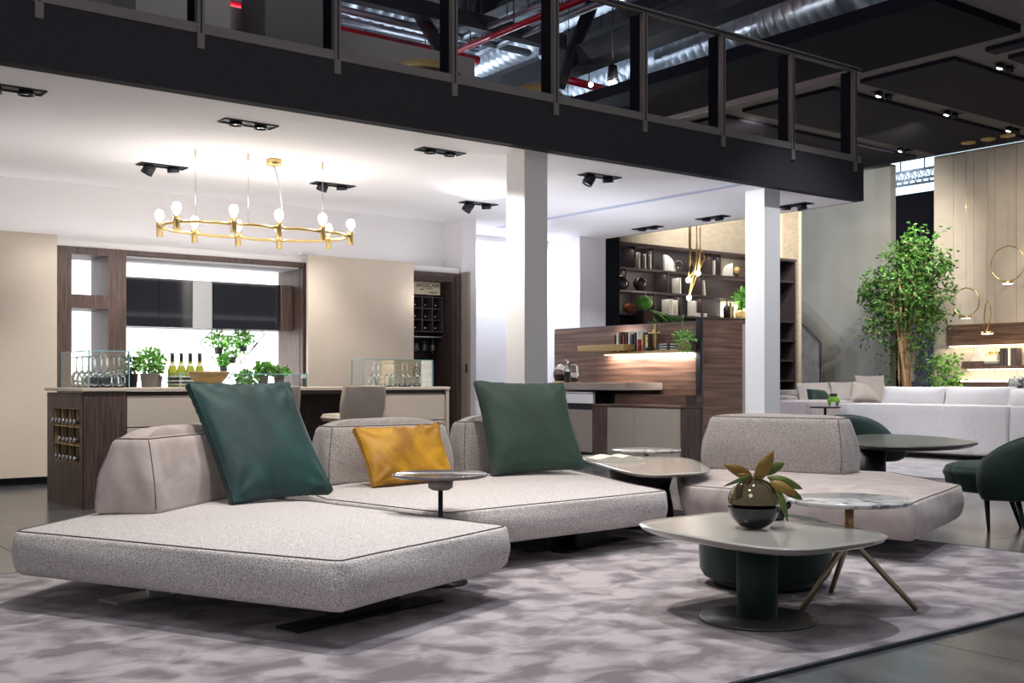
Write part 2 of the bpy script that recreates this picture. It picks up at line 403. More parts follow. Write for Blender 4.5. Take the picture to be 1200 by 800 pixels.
# added glowing panel standing in for the bright hall behind the gap, with a truss in front
ST('hall_glow_panel', B(30,13,0, 30.1,26,13), 'hallglow')
tr = T('lighting_truss','silver lighting truss beyond the black drape above the ficus tree','truss',(24,14.2,6.2))
ta = PU(1035,221,24.0); tb = PU(1105,210,24.0); h = Vector((0,0,.32))
for nm,off in (('chord',Vector((0,0,0))),('chord',h),('chord',h*.5+Vector((.25,0,0)))):
    O(nm, MB().tube([ta+off,tb+off],.03,8), 'truss', tr)
n=9; zz=MB()
for k in range(n):
    a = ta.lerp(tb,k/n); b2 = ta.lerp(tb,(k+1)/n)
    zz.tube([a, a.lerp(b2,.5)+h, b2],.013,6); zz.tube([a+h, a.lerp(b2,.5)+h*.5+Vector((.25,0,0)), b2+h],.012,6)
O('lattice', zz, 'truss', tr)
for f in (.3,.7): q=ta.lerp(tb,f); O('chain', MB().tube([q+h,q+Vector((0,0,10.5-q.z))],.015,5), 'black', tr)

# charcoal ceiling with coffer panels
gc = ST('ceiling_charcoal', B(14.16,-1,5.72, 21.0,15.2,5.80), 'greyceil')
ST('ceiling_near', B(12.17,-1,5.72, 14.159,7.55,5.80), 'greyceil')
ST('ceiling_dark', B(12.17,7.56,5.62, 14.15,22,5.80), 'dark')
for (x0,y0,x1,y1) in ((14.75,8.85,20.5,10.42),(14.75,10.9,20.6,12.75),(14.75,13.2,20.6,15.1),(14.7,7.2,14.95,8.36),(15.3,5.6,20.6,8.36),(15.0,2.5,20.6,5.1)):
    O('ceiling_panel', B(x0,y0,5.655,x1,y1,5.715), 'coffer', gc, bev=.005)

# steel hall beyond
ST('ceiling_hall', B(-20,8.6,10.5, 40,40,10.6), 'beam')
ST('wall_hall', B(-20,36,0, 40,36.2,10.5), 'beam')
def lineZ(p,q,z): return PZ(*p,z), PZ(*q,z)
def pipe(a,b,r,mat,label,name='pipe',cat='pipe',group=None,n=10):
    o=O(name, MB().tube([a,b],r,n), mat, label=label, cat=cat, group=group)
    for f in (.2,.5,.8): q=a.lerp(b,f); O('hanger', MB().tube([q,Vector((q.x,q.y,10.5))],.01,5), 'black', o)
    return o
a,b = lineZ((200,-8),(560,71),6.5); pipe(a,b,.075,'redpipe','red pipe running level behind the two left glass rail bays')
a,b = lineZ((520,66),(700,-8),6.5); pipe(a,b,.05,'redpipe','red pipe climbing to the right behind the third glass rail bay')
a,b = lineZ((650,90),(728,109),6.5); pipe(a,b,.07,'redpipe','short red pipe just left of the starry hall lamp')
for k,(p,q,r) in enumerate((((200,-20),(560,58),.05),((300,-12),(620,62),.06),((520,52),(740,-36),.05),((560,62),(760,-20),.06),((640,112),(760,135),.09))):
    a,b = lineZ(p,q,6.8); pipe(a,b,r,'steel',['thin grey pipe above the left red pipe','grey pipe second above the left red pipe','thin grey pipe above the climbing red pipe','grey pipe beside the climbing red pipe','grey pipe under the starry hall lamp'][k])
def duct(p,q,z,r,label,step=.22):
    a,b = lineZ(p,q,z); L_ = (b-a).length; n = int(L_/step); rs=[]; t = (b-a).normalized(); u = t.cross(Vector((0,0,1))).normalized(); v_ = t.cross(u)
    for i in range(n+1):
        for e,rr in ((0,r),(.35,r*1.05),(.7,r)):
            if i==n and e: break
            c = a+t*min(L_,(i+e)*step); rs.append([c+u*math.cos(g*math.pi/9)*rr+v_*math.sin(g*math.pi/9)*rr for g in range(18)])
    return O('air_duct', MB().rings(rs), 'steel', label=label, cat='air duct')
duct((415,-12),(540,20),7.5,.42,'corrugated silver duct behind the glass bay second from left')
duct((560,70),(760,-12),8.2,.38,'corrugated silver duct behind the bay with the gold dome')
duct((640,118),(1000,-12),7.4,.44,'large spiral silver duct behind the right glass rail bays')
duct((640,42),(780,70),8.6,.5,'grey duct crossing above the starry hall lamp')
duct((900,60),(1150,-40),8.0,.5,'wide silver duct above the right end of the rail')
duct((590,12),(700,36),9.75,.4,'dim corrugated duct behind the black raking beam',.16)
def beam(p,q,z,w_,h_,label):
    a,b = lineZ(p,q,z); t=(b-a).normalized(); u=Vector((-t.y,t.x,0))*w_/2; hh=Vector((0,0,h_))
    m=MB(); m.add([a-u,b-u,b+u,a+u,a-u+hh,b-u+hh,b+u+hh,a+u+hh],[(0,3,2,1),(4,5,6,7),(0,1,5,4),(1,2,6,5),(2,3,7,6),(3,0,4,7)])
    return O('roof_beam', m, 'beam', label=label, cat='beam')
beam((600,112),(1100,-75),6.6,.5,.35,'long black roof beam sloping up behind the rail, nearest')
beam((640,66),(900,-40),7.5,.35,.25,'black roof beam behind the spiral duct')
beam((500,52),(640,-10),7.4,.3,.4,'black roof beam over the climbing red pipe')
beam((780,10),(1010,80),8.9,.25,.3,'black cross beam above the dark ceiling panel')
beam((380,-6),(660,60),6.72,.2,.25,'black cross beam along the left red pipe')
for (p,q,z,l) in (((470,-20),(548,110),7,'black raking strut seen behind the second bay'),((700,-10),(655,100),7,'thick black raking strut left of the lamp')):
    a = PZ(p[0],min(p[1],20),8.2); b = PZ(p[0],min(p[1],20),8.2)
    a = PV(p[0],p[1],15); b = PV(q[0],q[1],15); O('roof_strut', MB().tube([a,b],.14,4), 'beam', label=l, cat='strut')
for i,(p,q,z) in enumerate((((836,33),(935,68),9.5),((655,108),(692,121),9.0),((700,2),(760,20),9.6),((480,12),(512,22),9.3),((1000,30),(1045,12),8.6),((585,40),(640,52),9.4))):
    a,b = lineZ(p,q,z); t=(b-a).normalized(); u=Vector((-t.y,t.x,0))*.14; m=MB(); m.add([a-u,b-u,b+u,a+u,a-u+Vector((0,0,.06)),b-u+Vector((0,0,.06)),b+u+Vector((0,0,.06)),a+u+Vector((0,0,.06))],[(0,3,2,1),(4,5,6,7),(0,1,5,4),(1,2,6,5),(2,3,7,6),(3,0,4,7)])
    sl=O('strip_light', m, 'hallglow', cat='strip light', label=['long bluish strip light behind the fifth rail bay','bluish strip light low beside the starry lamp','bluish strip light near the top of the fourth bay','pale strip light behind the second bay','pale strip light above the right end of the rail','pale strip light behind the gold dome bay'][i]); O('hanger', MB().tube([(a+b)/2,Vector((*((a+b)/2)[:2],10.5))],.01,5), 'black', sl)
rnd = random.Random(3)
for i in range(7):
    px = 430+i*75; a = PV(px,-30,17+i%3); b = PV(px+rnd.uniform(-3,3),[58,100,46,104,90,84,60][i],17+i%3)
    O('hanging_cable', MB().tube([a,b],.018,5), 'black', cat='cable', group='thin black cables hanging in the hall roof', label='thin black cable hanging in the hall roof behind the glass rail, %s from the left'%ORD[i])
# starry hall lamp
lp = PZ(718,97,6.0)
t = T('hall_spotlight','glaring hall spotlight behind the glass rail bay right of centre','spotlight',lp)
O('housing', MB().lathe([(.02,.30),(.07,.28),(.09,.1),(.09,.02)],lp,16), 'black', t); O('lens', MB().sphere(lp,.075,12), 'lens', t); O('lens', MB().sphere(lp+W(-.36,0)+Vector((0,0,-.03)),.04,10), 'lens', t)
O('hanger', MB().tube([lp+Vector((0,0,.3)),lp+Vector((0,0,4))],.012,5), 'black', t)
light('POINT', lp-Vector((0,.3,.2)), 60, (1,.97,.95), .08)
for (x,y,z,p) in ((9.5,21,5.2,800),(15,24,5.5,1300),(5,22,5.5,500),(13,16.5,5.0,350),(20,28,6,900)): light('POINT',(x,y,z),p,(.78,.86,1),.06)  # added points to light the ducts, no fittings
light('POINT',(5,10.2,7.0),50,(1,.95,.9),.3); light('POINT',(8.1,12.3,2.2),2.5,(1,.93,.85),.1)  # added points to brighten the parapet and the wine box
light('POINT',(6.2,14.4,6.6),90,(1,.35,.45),.3)

# mezzanine parapet and railing
a = PV(165,10,12); b = PV(551,80,12)
ST('wall_parapet', B(2.5,11.9,3.82, b.x,12.1,PV(421,40,11.9).z), 'parapet')
O('wall_cabinet', B(3.9,11.2,3.82, 4.9,11.85,7.5), 'parapet', label='tall grey partition at the far left behind the glass rail', cat='partition')
O('wall_cabinet', B(5.2,11.0,3.82, 5.9,11.6,7.5), 'greyceil', label='tall charcoal partition behind the glass rail, second from left', cat='partition').name='partition'
for px,py,r,l in ((497,86,.52,'matte gold dome lampshade on the gallery, second bay from left'),(628,112,.42,'matte gold dome lampshade on the gallery, third bay')):
    p = PV(px,py,10.2)
    t = T('dome_lamp', l,'lamp',(p.x,p.y,3.82))
    O('shade', MB().lathe([(r*.8,0),(r*.77,.04),(r*.64,.10),(r*.4,.15),(.04,.17)],(p.x,p.y,p.z-.05),28), 'gold', t)
    O('pole', MB().tube([(p.x,p.y,3.82),(p.x,p.y,p.z)],.015,8), 'darkmetal', t)
rl = T('glass_railing','dark metal gallery railing with clear glass panes along the black fascia','railing',(5,8.5,3.82))
O('top_rail', B(-6,8.47,4.94,12.02,8.55,5.0), 'bronze', rl, bev=.004); O('top_rail', B(-6,8.455,4.955,12.02,8.47,4.965), 'darkmetal', rl); O('top_rail', B(-6,8.455,4.975,12.02,8.47,4.99), 'bronze', rl)
O('bottom_rail', B(-6,8.47,3.82,12.02,8.55,3.90), 'bronze', rl, bev=.004)
O('top_rail', B(11.96,8.5,4.94,12.02,13,5.0), 'bronze', rl)
for k in range(-5,8):
    u = 3.49+1.205*k
    pt = O('post', B(u-.060,8.46,3.70,u,8.52,4.94), 'bronze', rl, bev=.003)
    O('post_core', B(u-.066,8.52,3.82,u-.004,8.66,4.94), 'dark', pt)
    O('post_groove', B(u-.034,8.452,3.82,u-.026,8.46,4.94), 'black', pt)
    if k < 7: O('glass_pane', B(u+.004,8.535,3.90,u+1.205-.070,8.545,4.94), 'pane', rl)

# stair guard near the grey wall
a = PU(940,378,20.6); b = PU(962,402,20.6)
m = MB(); m.add([(20.6,a.y+1.2,a.z+1.0),(20.6,b.y,b.z),(20.6,b.y,0),(20.6,a.y+1.2,0),(20.64,a.y+1.2,a.z+1.0),(20.64,b.y,b.z),(20.64,b.y,0),(20.64,a.y+1.2,0)],[(0,1,2,3),(7,6,5,4),(0,4,5,1),(1,5,6,2),(2,6,7,3),(3,7,4,0)])
t = O('stair_guard', m, 'concrete', label='grey sloping stair guard panel against the grey wall', cat='stair guard')
O('handrail', MB().tube([(20.58,a.y+1.2,a.z+1.02),(20.58,b.y,b.z+.01),(20.58,b.y,0)],.025,6), 'darkmetal', t)

# added fills without fittings (pavilion uplights, kitchen, recess), then wall spots
light('AREA', (5.2,11.0,2.0), 20, (1,.97,.97), 6.5, (5.2,11.3,5), sy=1.4)
light('AREA', (9.6,10.8,2.0), 24, (.84,.88,1), 3.0, (9.6,10.8,5), sy=1.6)
light('AREA', (5.4,12.96,1.72), 9, (1,1,1), 2.0, (5.4,13.15,0), sy=.08)
light('AREA', (5.0,12.2,2.45), 9, (1,.97,.95), 3.5, (5.0,12.9,1.2), sy=.3)
light('AREA', (10.3,13.75,3.25), 60, (.80,.87,1), 2.0, (10.3,13.95,0), sy=.2)
light('SPOT', (15.2,12.6,5.5), 520, (1,.93,.82), .1, (16.2,14.9,4.2), 95, .8)
light('SPOT', (17.5,11.0,5.5), 900, (1,.95,.86), .1, (20.99,15.6,3.0), 75, .8)
light('SPOT', (17.5,10.0,5.5), 330, (1,.90,.76), .1, (20.99,11.6,2.6), 80, .8)
# ---- recessed ceiling spotlights
def spot(px,py,z,along,label,lit=False,tilt=0,grp=None,on=None):
    p = PZ(px,py,z); L_,S_ = (.25,.085) 
    ax = Vector((1,0,0)) if along=='u' else Vector((0,1,0)); ay = Vector((ax.y,ax.x,0))
    t = T('recessed_spotlight',label,'spotlight',p,grp)
    def q(x,y,zz): return p+ax*x+ay*y+Vector((0,0,zz))
    m = MB()
    for (x0,x1,y0,y1) in ((-L_,L_,-S_,-S_+.012),(-L_,L_,S_-.012,S_),(-L_,-L_+.012,-S_,S_),(L_-.012,L_,-S_,S_)):
        c = [q(x0,y0,-.012),q(x1,y0,-.012),q(x1,y1,-.012),q(x0,y1,-.012),q(x0,y0,0),q(x1,y0,0),q(x1,y1,0),q(x0,y1,0)]
        m.add(c,[(0,3,2,1),(4,5,6,7),(0,1,5,4),(1,2,6,5),(2,3,7,6),(3,0,4,7)])
    O('frame', m, 'bronze' if z>4 else 'black', t)
    m = MB(); m.add([q(-L_,-S_,-.002),q(L_,-S_,-.002),q(L_,S_,-.002),q(-L_,S_,-.002)],[(0,1,2,3)]); O('backplate', m, 'black', t)
    for k,s in enumerate((-1,1)):
        tl = tilt if (k==0 or lit) else tilt*.3
        d = (Vector((0,0,-1))+ax*s*(.5*tl)+ay*.3*tl).normalized(); c0 = q(s*.115,0,.0); n1 = d.orthogonal().normalized(); n2 = d.cross(n1)
        def ring(r,h_): return [c0+d*h_+n1*math.cos(g*math.pi/8)*r+n2*math.sin(g*math.pi/8)*r for g in range(16)]
        hl = .035+.09*tl
        hd = O('lamp_head', MB().rings([ring(.05,-.0),ring(.062,.02),ring(.062,hl),ring(.052,hl),ring(.045,hl-.02)]), 'darkmetal', t)
        O('lens', MB().rings([ring(.046,hl-.018),ring(.03,hl-.008),ring(.001,hl-.006)]), 'lens' if lit else 'lensoff', hd)
    return p
near_lab = ['recessed black twin spotlight cut by the left edge, in the white ceiling','black twin spotlight nearest the fascia, above the chandelier','black twin spotlight left of the chandelier wires, one head tipped','black twin spotlight just right of the gold canopy','black twin spotlight near the fascia, left of the white column','black twin spotlight right of the white column, head tipped down','black twin spotlight just left of the white column with both heads tipped','black twin spotlight over the bookshelf, left one','black twin spotlight over the bookshelf, right one','black twin spotlight right of the far white column']
for i,(px,py,al,tl) in enumerate(((12,103,'u',.2),(291,144.5,'u',0),(190,194,'u',.9),(390,216,'u',.6),(516,177,'u',0),(703,206,'u',1),(561,238,'u',1.1),(759,266.5,'v',0),(835,254.5,'v',.2),(930,240,'v',.5))):
    p = spot(px,py,3.35,al,near_lab[i],False,tl,'black twin spotlights in the white ceiling')
    pw = [140,150,75,90,170,190,170,60,60,90][i]; tg = [(p.x,p.y+1.1,.3),(p.x,p.y+1.3,.3),(p.x,p.y+.4,0),(p.x,p.y+.4,0),(6.7,8.72,1.6),(10.3,8.75,1.6),(6.75,8.75,1.8),(p.x,p.y+.4,0),(p.x,p.y+.4,0),(p.x,p.y,0)][i]
    light('SPOT', p-Vector((0,0,.16)), pw, (1,.95,.90) if px<600 else (.88,.92,1), .05, tg, 100, .6)
for i,(px,py,l) in enumerate(((1036,109,'bright twin spotlight in the charcoal ceiling nearest the rail end'),(1115,131,'brightest twin spotlight in the charcoal ceiling, in the middle band'),(1178,76,'bright twin spotlight high at the right edge, charcoal ceiling'),(1187,150,'bright twin spotlight at the right edge above the gold canopies'),(1060,174,'small twin spotlight farthest in the charcoal ceiling'))):
    p = spot(px,py,5.72,'u',l,True,.6,'lit twin spotlights in the charcoal ceiling')
    tgt = [(20.9,12.6,1.5),(20.9,14.6,3),(17,9,0),(20.9,10.5,1.2),(20.9,15.5,2.5)][i]
    light('SPOT', p-Vector((0,0,.25)), [170,260,200,200,110][i], (1,.90,.78) if i!=1 else (1,.95,.9), .05, tgt, 60, .7)

# ================================================================== KITCHEN WALL UNIT
kw = T('tall_kitchen_unit','dark oak wall unit with lit niches and open kitchen bay, glow set into its back','kitchen unit',(5,12.9,0))
ST('trim_6', B(0,12.8,2.585, 8.95,13.2,2.66), 'white')
uL, uM, uR = PV(67,300,12.75).x, PV(148,300,12.75).x, PV(355,300,12.75).x
# left wood block with two niches
n0, n1 = PV(84,300,12.75).x, PV(127,300,12.75).x
for (x0,z0,x1,z1) in ((3.3,0,n0,2.585),(n1,0,uM,2.585),(n0,2.50,n1,2.585),(n0,1.91,n1,2.06),(n0,0,n1,1.14)):
    O('side_panel', B(x0,12.75,z0,x1,13.35,z1), 'wood', kw)
O('luminous_back', B(n0,13.36,.9,n1,13.4,2.5), 'luminous', kw)
O('top_board', B(uM,12.75,2.53,8.95,12.85,2.585), 'wood', kw, bev=.004); O('top_board', B(uM,12.86,2.51,uR,13.45,2.585), 'white', kw)
O('jamb', B(uR,12.75,0,uR+.07,12.83,2.53), 'wood', kw, bev=.004); O('jamb', B(uR,12.84,0,uR+.05,13.45,2.53), 'wood', kw)
O('luminous_back', B(uM,13.44,.95,uR,13.5,2.51), 'luminous', kw)  # back of the bay given its own glow
O('worktop', B(uM,12.9,.86,uR,13.43,.92), 'white', kw, bev=.004); O('base_front', B(uM,12.95,.1,uR,13.4,.855), 'beige', kw)
def pz(px,py,v): return PV(px,py,v)
V0 = 13.0
cb = T('wall_cabinet','row of hanging wall cabinets with black glass doors in the lit bay','wall cabinet',(5.3,13.2,1.74))
x_ = [PV(px,350,V0).x for px in (148,187,225,249.5,290,316,329.5,343)]
O('carcass', B(x_[0],V0+.022,1.74,x_[-2],13.43,2.31), 'black', cb)
O('door', B(x_[0],V0,1.74,x_[1]-.004,V0+.02,2.31), 'blackgloss', cb, label='black glass door'); O('door', B(x_[1],V0,1.74,x_[2],V0+.02,2.31), 'blackgloss', cb, label='black glass door')
O('door', B(x_[3],V0,1.74,x_[4]-.004,V0+.02,2.31), 'blackgloss', cb, label='black glass door'); O('door', B(x_[4],V0,1.74,x_[5]-.004,V0+.02,2.31), 'blackgloss', cb, label='black glass door'); O('door', B(x_[5],V0,1.74,x_[6]-.01,V0+.02,2.31), 'blackgloss', cb, label='black glass door')
O('filler_panel', B(x_[2]+.01,V0+.0,1.74,x_[3]-.01,V0+.02,2.31), mk('grey_panel',(.62,.62,.64),rough=.6), cb, label='pale grey panel')
O('side_panel', B(x_[-2],V0-.0,1.74,x_[-1]-.005,13.43,2.31), 'wood', cb, label='dark oak side')
O('edge_strip', B(x_[6]-.008,V0-.006,1.74,x_[6],V0,2.31), 'brass', cb)
# ledge glow above (LED row on top of the unit)
light('AREA', (4.6,12.98,2.70), 5, (1,.97,.95), 7.8, (4.6,12.9,4), sy=.12)
# beige sliding panels
def slide(px0,px1,v,z0,z1,label,x0=None):
    a = PV(px0,400,v).x if x0 is None else x0; b = PV(px1,400,v).x
    t = O('sliding_panel', B(a,v,z0,b,v+.05,z1), 'beige', label=label, cat='sliding door', bev=.004)
    return t,a,b
t,a,b = slide(0,67,12.6,.085,2.68,'tall beige sliding panel at the far left of the kitchen wall',1.2)
O('plinth', B(.4,12.68,0,b,12.74,.2), 'black', label='black plinth under the far left beige sliding panel', cat='plinth')
t,a,b = slide(361,485,12.55,.012,2.665,'tall beige sliding panel right of the lit kitchen bay')
O('top_track', B(a-.05,12.6,2.665,a+.12,12.72,2.70), 'chrome', t)
# wine niche at the right
u0,u1,u2,u3 = PV(478,400,12.75).x,PV(530,400,12.75).x,PV(538,400,12.75).x,PV(540,400,12.75).x
wn = T('wine_cabinet','dark brown wine niche with bottle rack behind the beige panel','cabinet',((u0+u1)/2,13,0))
O('back', B(uR+.07,13.33,0,u1,13.36,2.53), 'woodin', wn); O('side_panel', B(u1,12.75,0,u1+.05,13.36,2.53), 'woodin', wn); O('side_panel', B(u1+.055,12.72,0,u2,12.80,2.53), 'wood', wn, bev=.003)
O('side_panel', B(7.4,12.8,0,7.43,13.33,2.53), 'woodin', wn)
O('lintel', B(u0,12.75,2.46,u1,13.3,2.53), 'woodin', wn)
pd = O('pocket_door', B(u2+.02,12.56,.0,u2+.06,12.73,2.60), 'beige_d', label='taupe folded pocket door at the right end of the kitchen wall', cat='door', bev=.003)
q = PV(544,431,12.15)
O('handle', B(u2+.012,12.58,q.z-.06,u2+.02,12.62,q.z+.06), 'black', pd)
# wine box with lettering
p = PV(486,327,12.95); p2 = PV(516,346,12.95)
wx = T('wine_box','pale wooden wine box with branded lettering above the bottle rack','box',((p.x+p2.x)/2,13.1,p2.z))
O('box_body', B(p.x-.12,12.95,p2.z,p2.x,13.25,p.z), 'box', wx, bev=.004)
def text(s,loc,size,parent,mat='ink',rz=0,name='lettering',rx=90):
    c = bpy.data.curves.new('t','FONT'); c.body = s; c.size = size; c.align_x='CENTER'; c.align_y='CENTER'; c.extrude=.001
    o = bpy.data.objects.new('t',c); COL.objects.link(o); bpy.context.view_layer.update()
    me = bpy.data.meshes.new_from_object(o.evaluated_get(bpy.context.evaluated_depsgraph_get())); bpy.data.objects.remove(o)
    me.transform(Matrix.Rotation(math.radians(rz),4,'Z')@Matrix.Rotation(math.radians(rx),4,'X'))
    me.materials.clear(); me.materials.append(M[mat])
    n = bpy.data.objects.new(name,me); COL.objects.link(n); n.parent = parent; n.location = Vector(loc)-root_of(parent).location; return n
cx = (p.x+p2.x)/2; H_ = p.z-p2.z
text('SASSICAIA',(cx,12.945,p2.z+H_*.64),.085,wx); text('1985',(cx-.1,12.945,p2.z+H_*.34),.035,wx); text('Toscana',(cx+.02,12.945,p2.z+H_*.42),.035,wx); text('Bolgheri',(cx+.09,12.945,p2.z+H_*.16),.04,wx)
# wine rack 3x3+
r0 = PV(482,347,12.95); r1 = PV(518,389,12.95)
rk = T('wine_rack','dark square-grid bottle rack in the wine niche','wine rack',((r0.x+r1.x)/2,13,r1.z))
rw = (r1.x-r0.x)/3; rh = (r0.z-r1.z)/3
O('rack_back', B(r0.x-.1,13.28,r1.z,r1.x,13.3,r0.z), 'black', rk)
for k in range(4):
    O('divider', B(r0.x+rw*k-.008,12.93,r1.z,r0.x+rw*k+.008,13.28,r0.z), 'shelf', rk); O('rail', B(r0.x-.1,12.932,r1.z+rh*k-.006,r1.x+.008,13.279,r1.z+rh*k+.006), 'shelf', rk)
wb0=None
for i in range(3):
    for j in range(3):
        c = Vector((r0.x+rw*(i+.5),12.99,r1.z+rh*j+.05))
        if wb0 is None:
            wb0 = T('wine_bottle','dark wine bottle in the square-grid rack, first column from the left, bottom row','bottle',c,'bottles in the square-grid rack')
            m=MB(); m.tube([c,c+Vector((0,.09,0))],.017,10); m.tube([c+Vector((0,.09,0)),c+Vector((0,.12,0))],.017,10,r2=.042); m.tube([c+Vector((0,.12,0)),c+Vector((0,.27,0))],.042,12)
            O('bottle_body', m, 'wine', wb0); O('capsule', MB().tube([c-Vector((0,.012,0)),c+Vector((0,.01,0))],.019,10), 'lensoff', wb0)
        else: copy_tree(wb0, c, label='dark wine bottle in the square-grid rack, %s column from the left, %s row'%(ORD[i],['bottom','middle','top'][j]))
# glass prototypes
def glass_mesh():
    return [(.034,.0),(.034,.003),(.006,.006),(.004,.02),(.004,.095),(.008,.105),(.030,.125),(.042,.155),(.042,.185),(.033,.225),(.031,.225),(.040,.185),(.040,.155),(.028,.128),(.001,.110)]
def wineglass(c,label,group,flip=True,s=1):
    t = T('wine_glass',label,'wine glass',c,group); pr = [(r*s,z*s) for r,z in glass_mesh()]
    if flip: pr = [(r,.225*s-z) for r,z in pr][::-1]
    bowl = [q for q in pr]
    O('bowl', MB().lathe(pr,c,18,True), 'glass', t); return t
hg = None
for i in range(3):
    c = PV(488+i*9.5,413,12.98+.05*(i%2)); 
    if hg is None: hg = wineglass(c,'wine glass hanging upside down under the dark bottle rack, leftmost of three','glasses hanging under the rack',True,1.15)
    else: copy_tree(hg,c,label='wine glass hanging upside down under the dark bottle rack, '+['','middle','rightmost'][i]+' of three')
hr = O('glass_hanger', B(r0.x-.1,12.95,PV(490,394,12.98).z-.01,r1.x,13.28,PV(490,394,12.98).z), 'chrome', rk)

# lattice wall planter with herbs in the lit bay
la = T('trellis','thin wire diamond trellis with potted herbs on the backlit wall','trellis',(6,13.4,1))
def seg(p,q): return MB().tube([PV(*p,13.38),PV(*q,13.38)],.006,5)
for p,q in (((234,402),(264,372)),((264,372),(302,402)),((302,402),(262,450)),((234,402),(275,450)),((247,388),(290,432)),((292,372),(240,428)),((278,387),(302,410)),((292,372),(310,392)),((310,392),(268,438))):
    O('wire', seg(p,q), 'shelf', la)
def herb(name,c,r,h,pr,ph,label,mat='leaf',pot='potgrey',n=260,l=.045,wd=.03,group=None,cat='potted plant',stems=True):
    t = T(name,label,cat,c,group); c = Vector(c)
    if ph>0:
        pt = O('pot', MB().lathe([(pr*.8,0),(pr,ph*.97),(pr*1.06,ph*.98),(pr*1.06,ph),(pr*.94,ph),(pr*.9,ph*.9)],c,20), pot, t)
        O('soil', MB().lathe([(pr*.9,ph*.88),(.001,ph*.9)],c,14), 'soil', pt)
    O('foliage', MB().foliage(c+Vector((0,0,ph+h*.5)),(r,r,h*.5),n,l,wd,.25), mat, t, kind='stuff')
    if stems:
        m=MB()
        for k in range(6):
            a=k*1.05; m.tube([c+Vector((0,0,ph*.9)),c+Vector((math.cos(a)*r*.5,math.sin(a)*r*.5,ph+h*.6))],.003,4)
        O('stems', m, 'stem', t, kind='stuff')
    return t
for i,(px,py,r) in enumerate(((256,404,.14),(285,401,.12),(272,415,.15),(262,425,.08))):
    c = PV(px,py+5,13.25); herb('trellis_herb',c-Vector((0,0,.06)),r,r*1.5,.05,.08,['leafy green herb highest left on the wire trellis','leafy green herb at the right of the wire trellis','bushy green herb at the centre of the wire trellis','small herb low on the wire trellis'][i],'leaf','potblack',150,.06,.04)
#--PART3--
# ================================================================== ISLAND
ZI = 1.045
isl = T('kitchen_island','long kitchen island with dark oak end, beige drawers and side wine rack','kitchen island',(4.9,10.4,0))
O('countertop', B(2.98,9.89,1.015,6.80,11.02,ZI), 'beige', isl, bev=.004)
# oak end block around the wine rack opening
ra = PU(63,477,3.0); rb = PU(93,544,3.0); yb0,yb1 = min(ra.y,rb.y),max(ra.y,rb.y); zt,zb = ra.z,rb.z
for (y0,z0,y1,z1) in ((9.91,0,yb0,1.0),(yb1,0,11.0,1.0),(yb0,zt,yb1,1.0),(yb0,0,yb1,zb)):
    O('end_panel', B(3.0,y0,z0,3.06,y1,z1), 'wood', isl)
O('front_panel', B(3.0,9.905,0,3.365,9.93,1.012), 'wood', isl); O('rack_back', B(3.3,9.95,zb,3.32,11,zt), 'woodin', isl)
O('carcass', B(3.33,9.96,.08,5.0,10.98,1.005), 'woodin', isl); O('plinth', B(3.06,9.98,0,6.7,10.95,.08), 'black', isl)
nb=7
for k in range(nb+1): O('rack_divider', B(3.01,yb0+(yb1-yb0)*k/nb-.006,zb,3.3,yb0+(yb1-yb0)*k/nb+.006,zt), 'gold' if k%2 else 'wood', isl)
hz=(zt-zb)/3
for k in range(4): O('rack_shelf', B(3.005,yb0,zb+hz*k-.008,3.3,yb1,zb+hz*k+.004), 'gold', isl)
ib=None
for row,(ks) in enumerate(((0,1,2,3,4,5),(0,1,2,3,4),(0,1,2,3,4,5,6))):
    for k in ks:
        c = Vector((3.02,yb0+(yb1-yb0)*(k+.5)/nb,zb+hz*row+.045))
        if ib is None:
            ib = T('rack_bottle','black-foiled bottle neck in the island wine rack, bottom row, first from the right','bottle',c,'bottles in the island end rack')
            m=MB(); m.tube([c,c+Vector((.09,0,0))],.016,10); m.tube([c+Vector((.09,0,0)),c+Vector((.12,0,0))],.016,10,r2=.038); m.tube([c+Vector((.12,0,0)),c+Vector((.26,0,0))],.038,12)
            O('bottle_body', m, 'wine', ib); O('capsule', MB().tube([c-Vector((.05,0,0)),c+Vector((.03,0,0))],.021,10), 'foil', ib); O('lip', MB().tube([c-Vector((.052,0,0)),c-Vector((.035,0,0))],.024,10), 'lensoff', ib)
        else: copy_tree(ib,c,label='black-foiled bottle neck in the island wine rack, %s row, %s from the right'%(['bottom','middle','top'][row],ORD[k]))
def xv(px,v): return PV(px,450,v).x
for (x0,x1,z0,z1) in ((3.375,4.20,.70,.975),(3.375,4.20,.40,.69),(3.375,4.20,.09,.39),(4.21,5.02,.70,.975),(4.21,5.02,.40,.69),(4.21,5.02,.09,.39),(xv(452,9.91),6.745,.70,.965),(xv(452,9.91),6.745,.38,.69),(xv(452,9.91),6.745,.09,.37)):
    O('drawer', B(x0,9.91,z0,x1-.005,9.95,z1), 'beige', isl, bev=.003)
O('shadow_gap', B(3.37,9.93,.98,6.75,9.96,1.014), 'woodin', isl)
O('knee_back', B(5.02,10.5,.08,6.0,10.54,1.01), 'woodin', isl); O('end_frame', B(6.755,9.9,0,6.79,11.0,1.015), 'beige', isl); O('cabinet_side', B(5.96,9.95,.08,6.74,10.98,1.005), 'beige', isl)
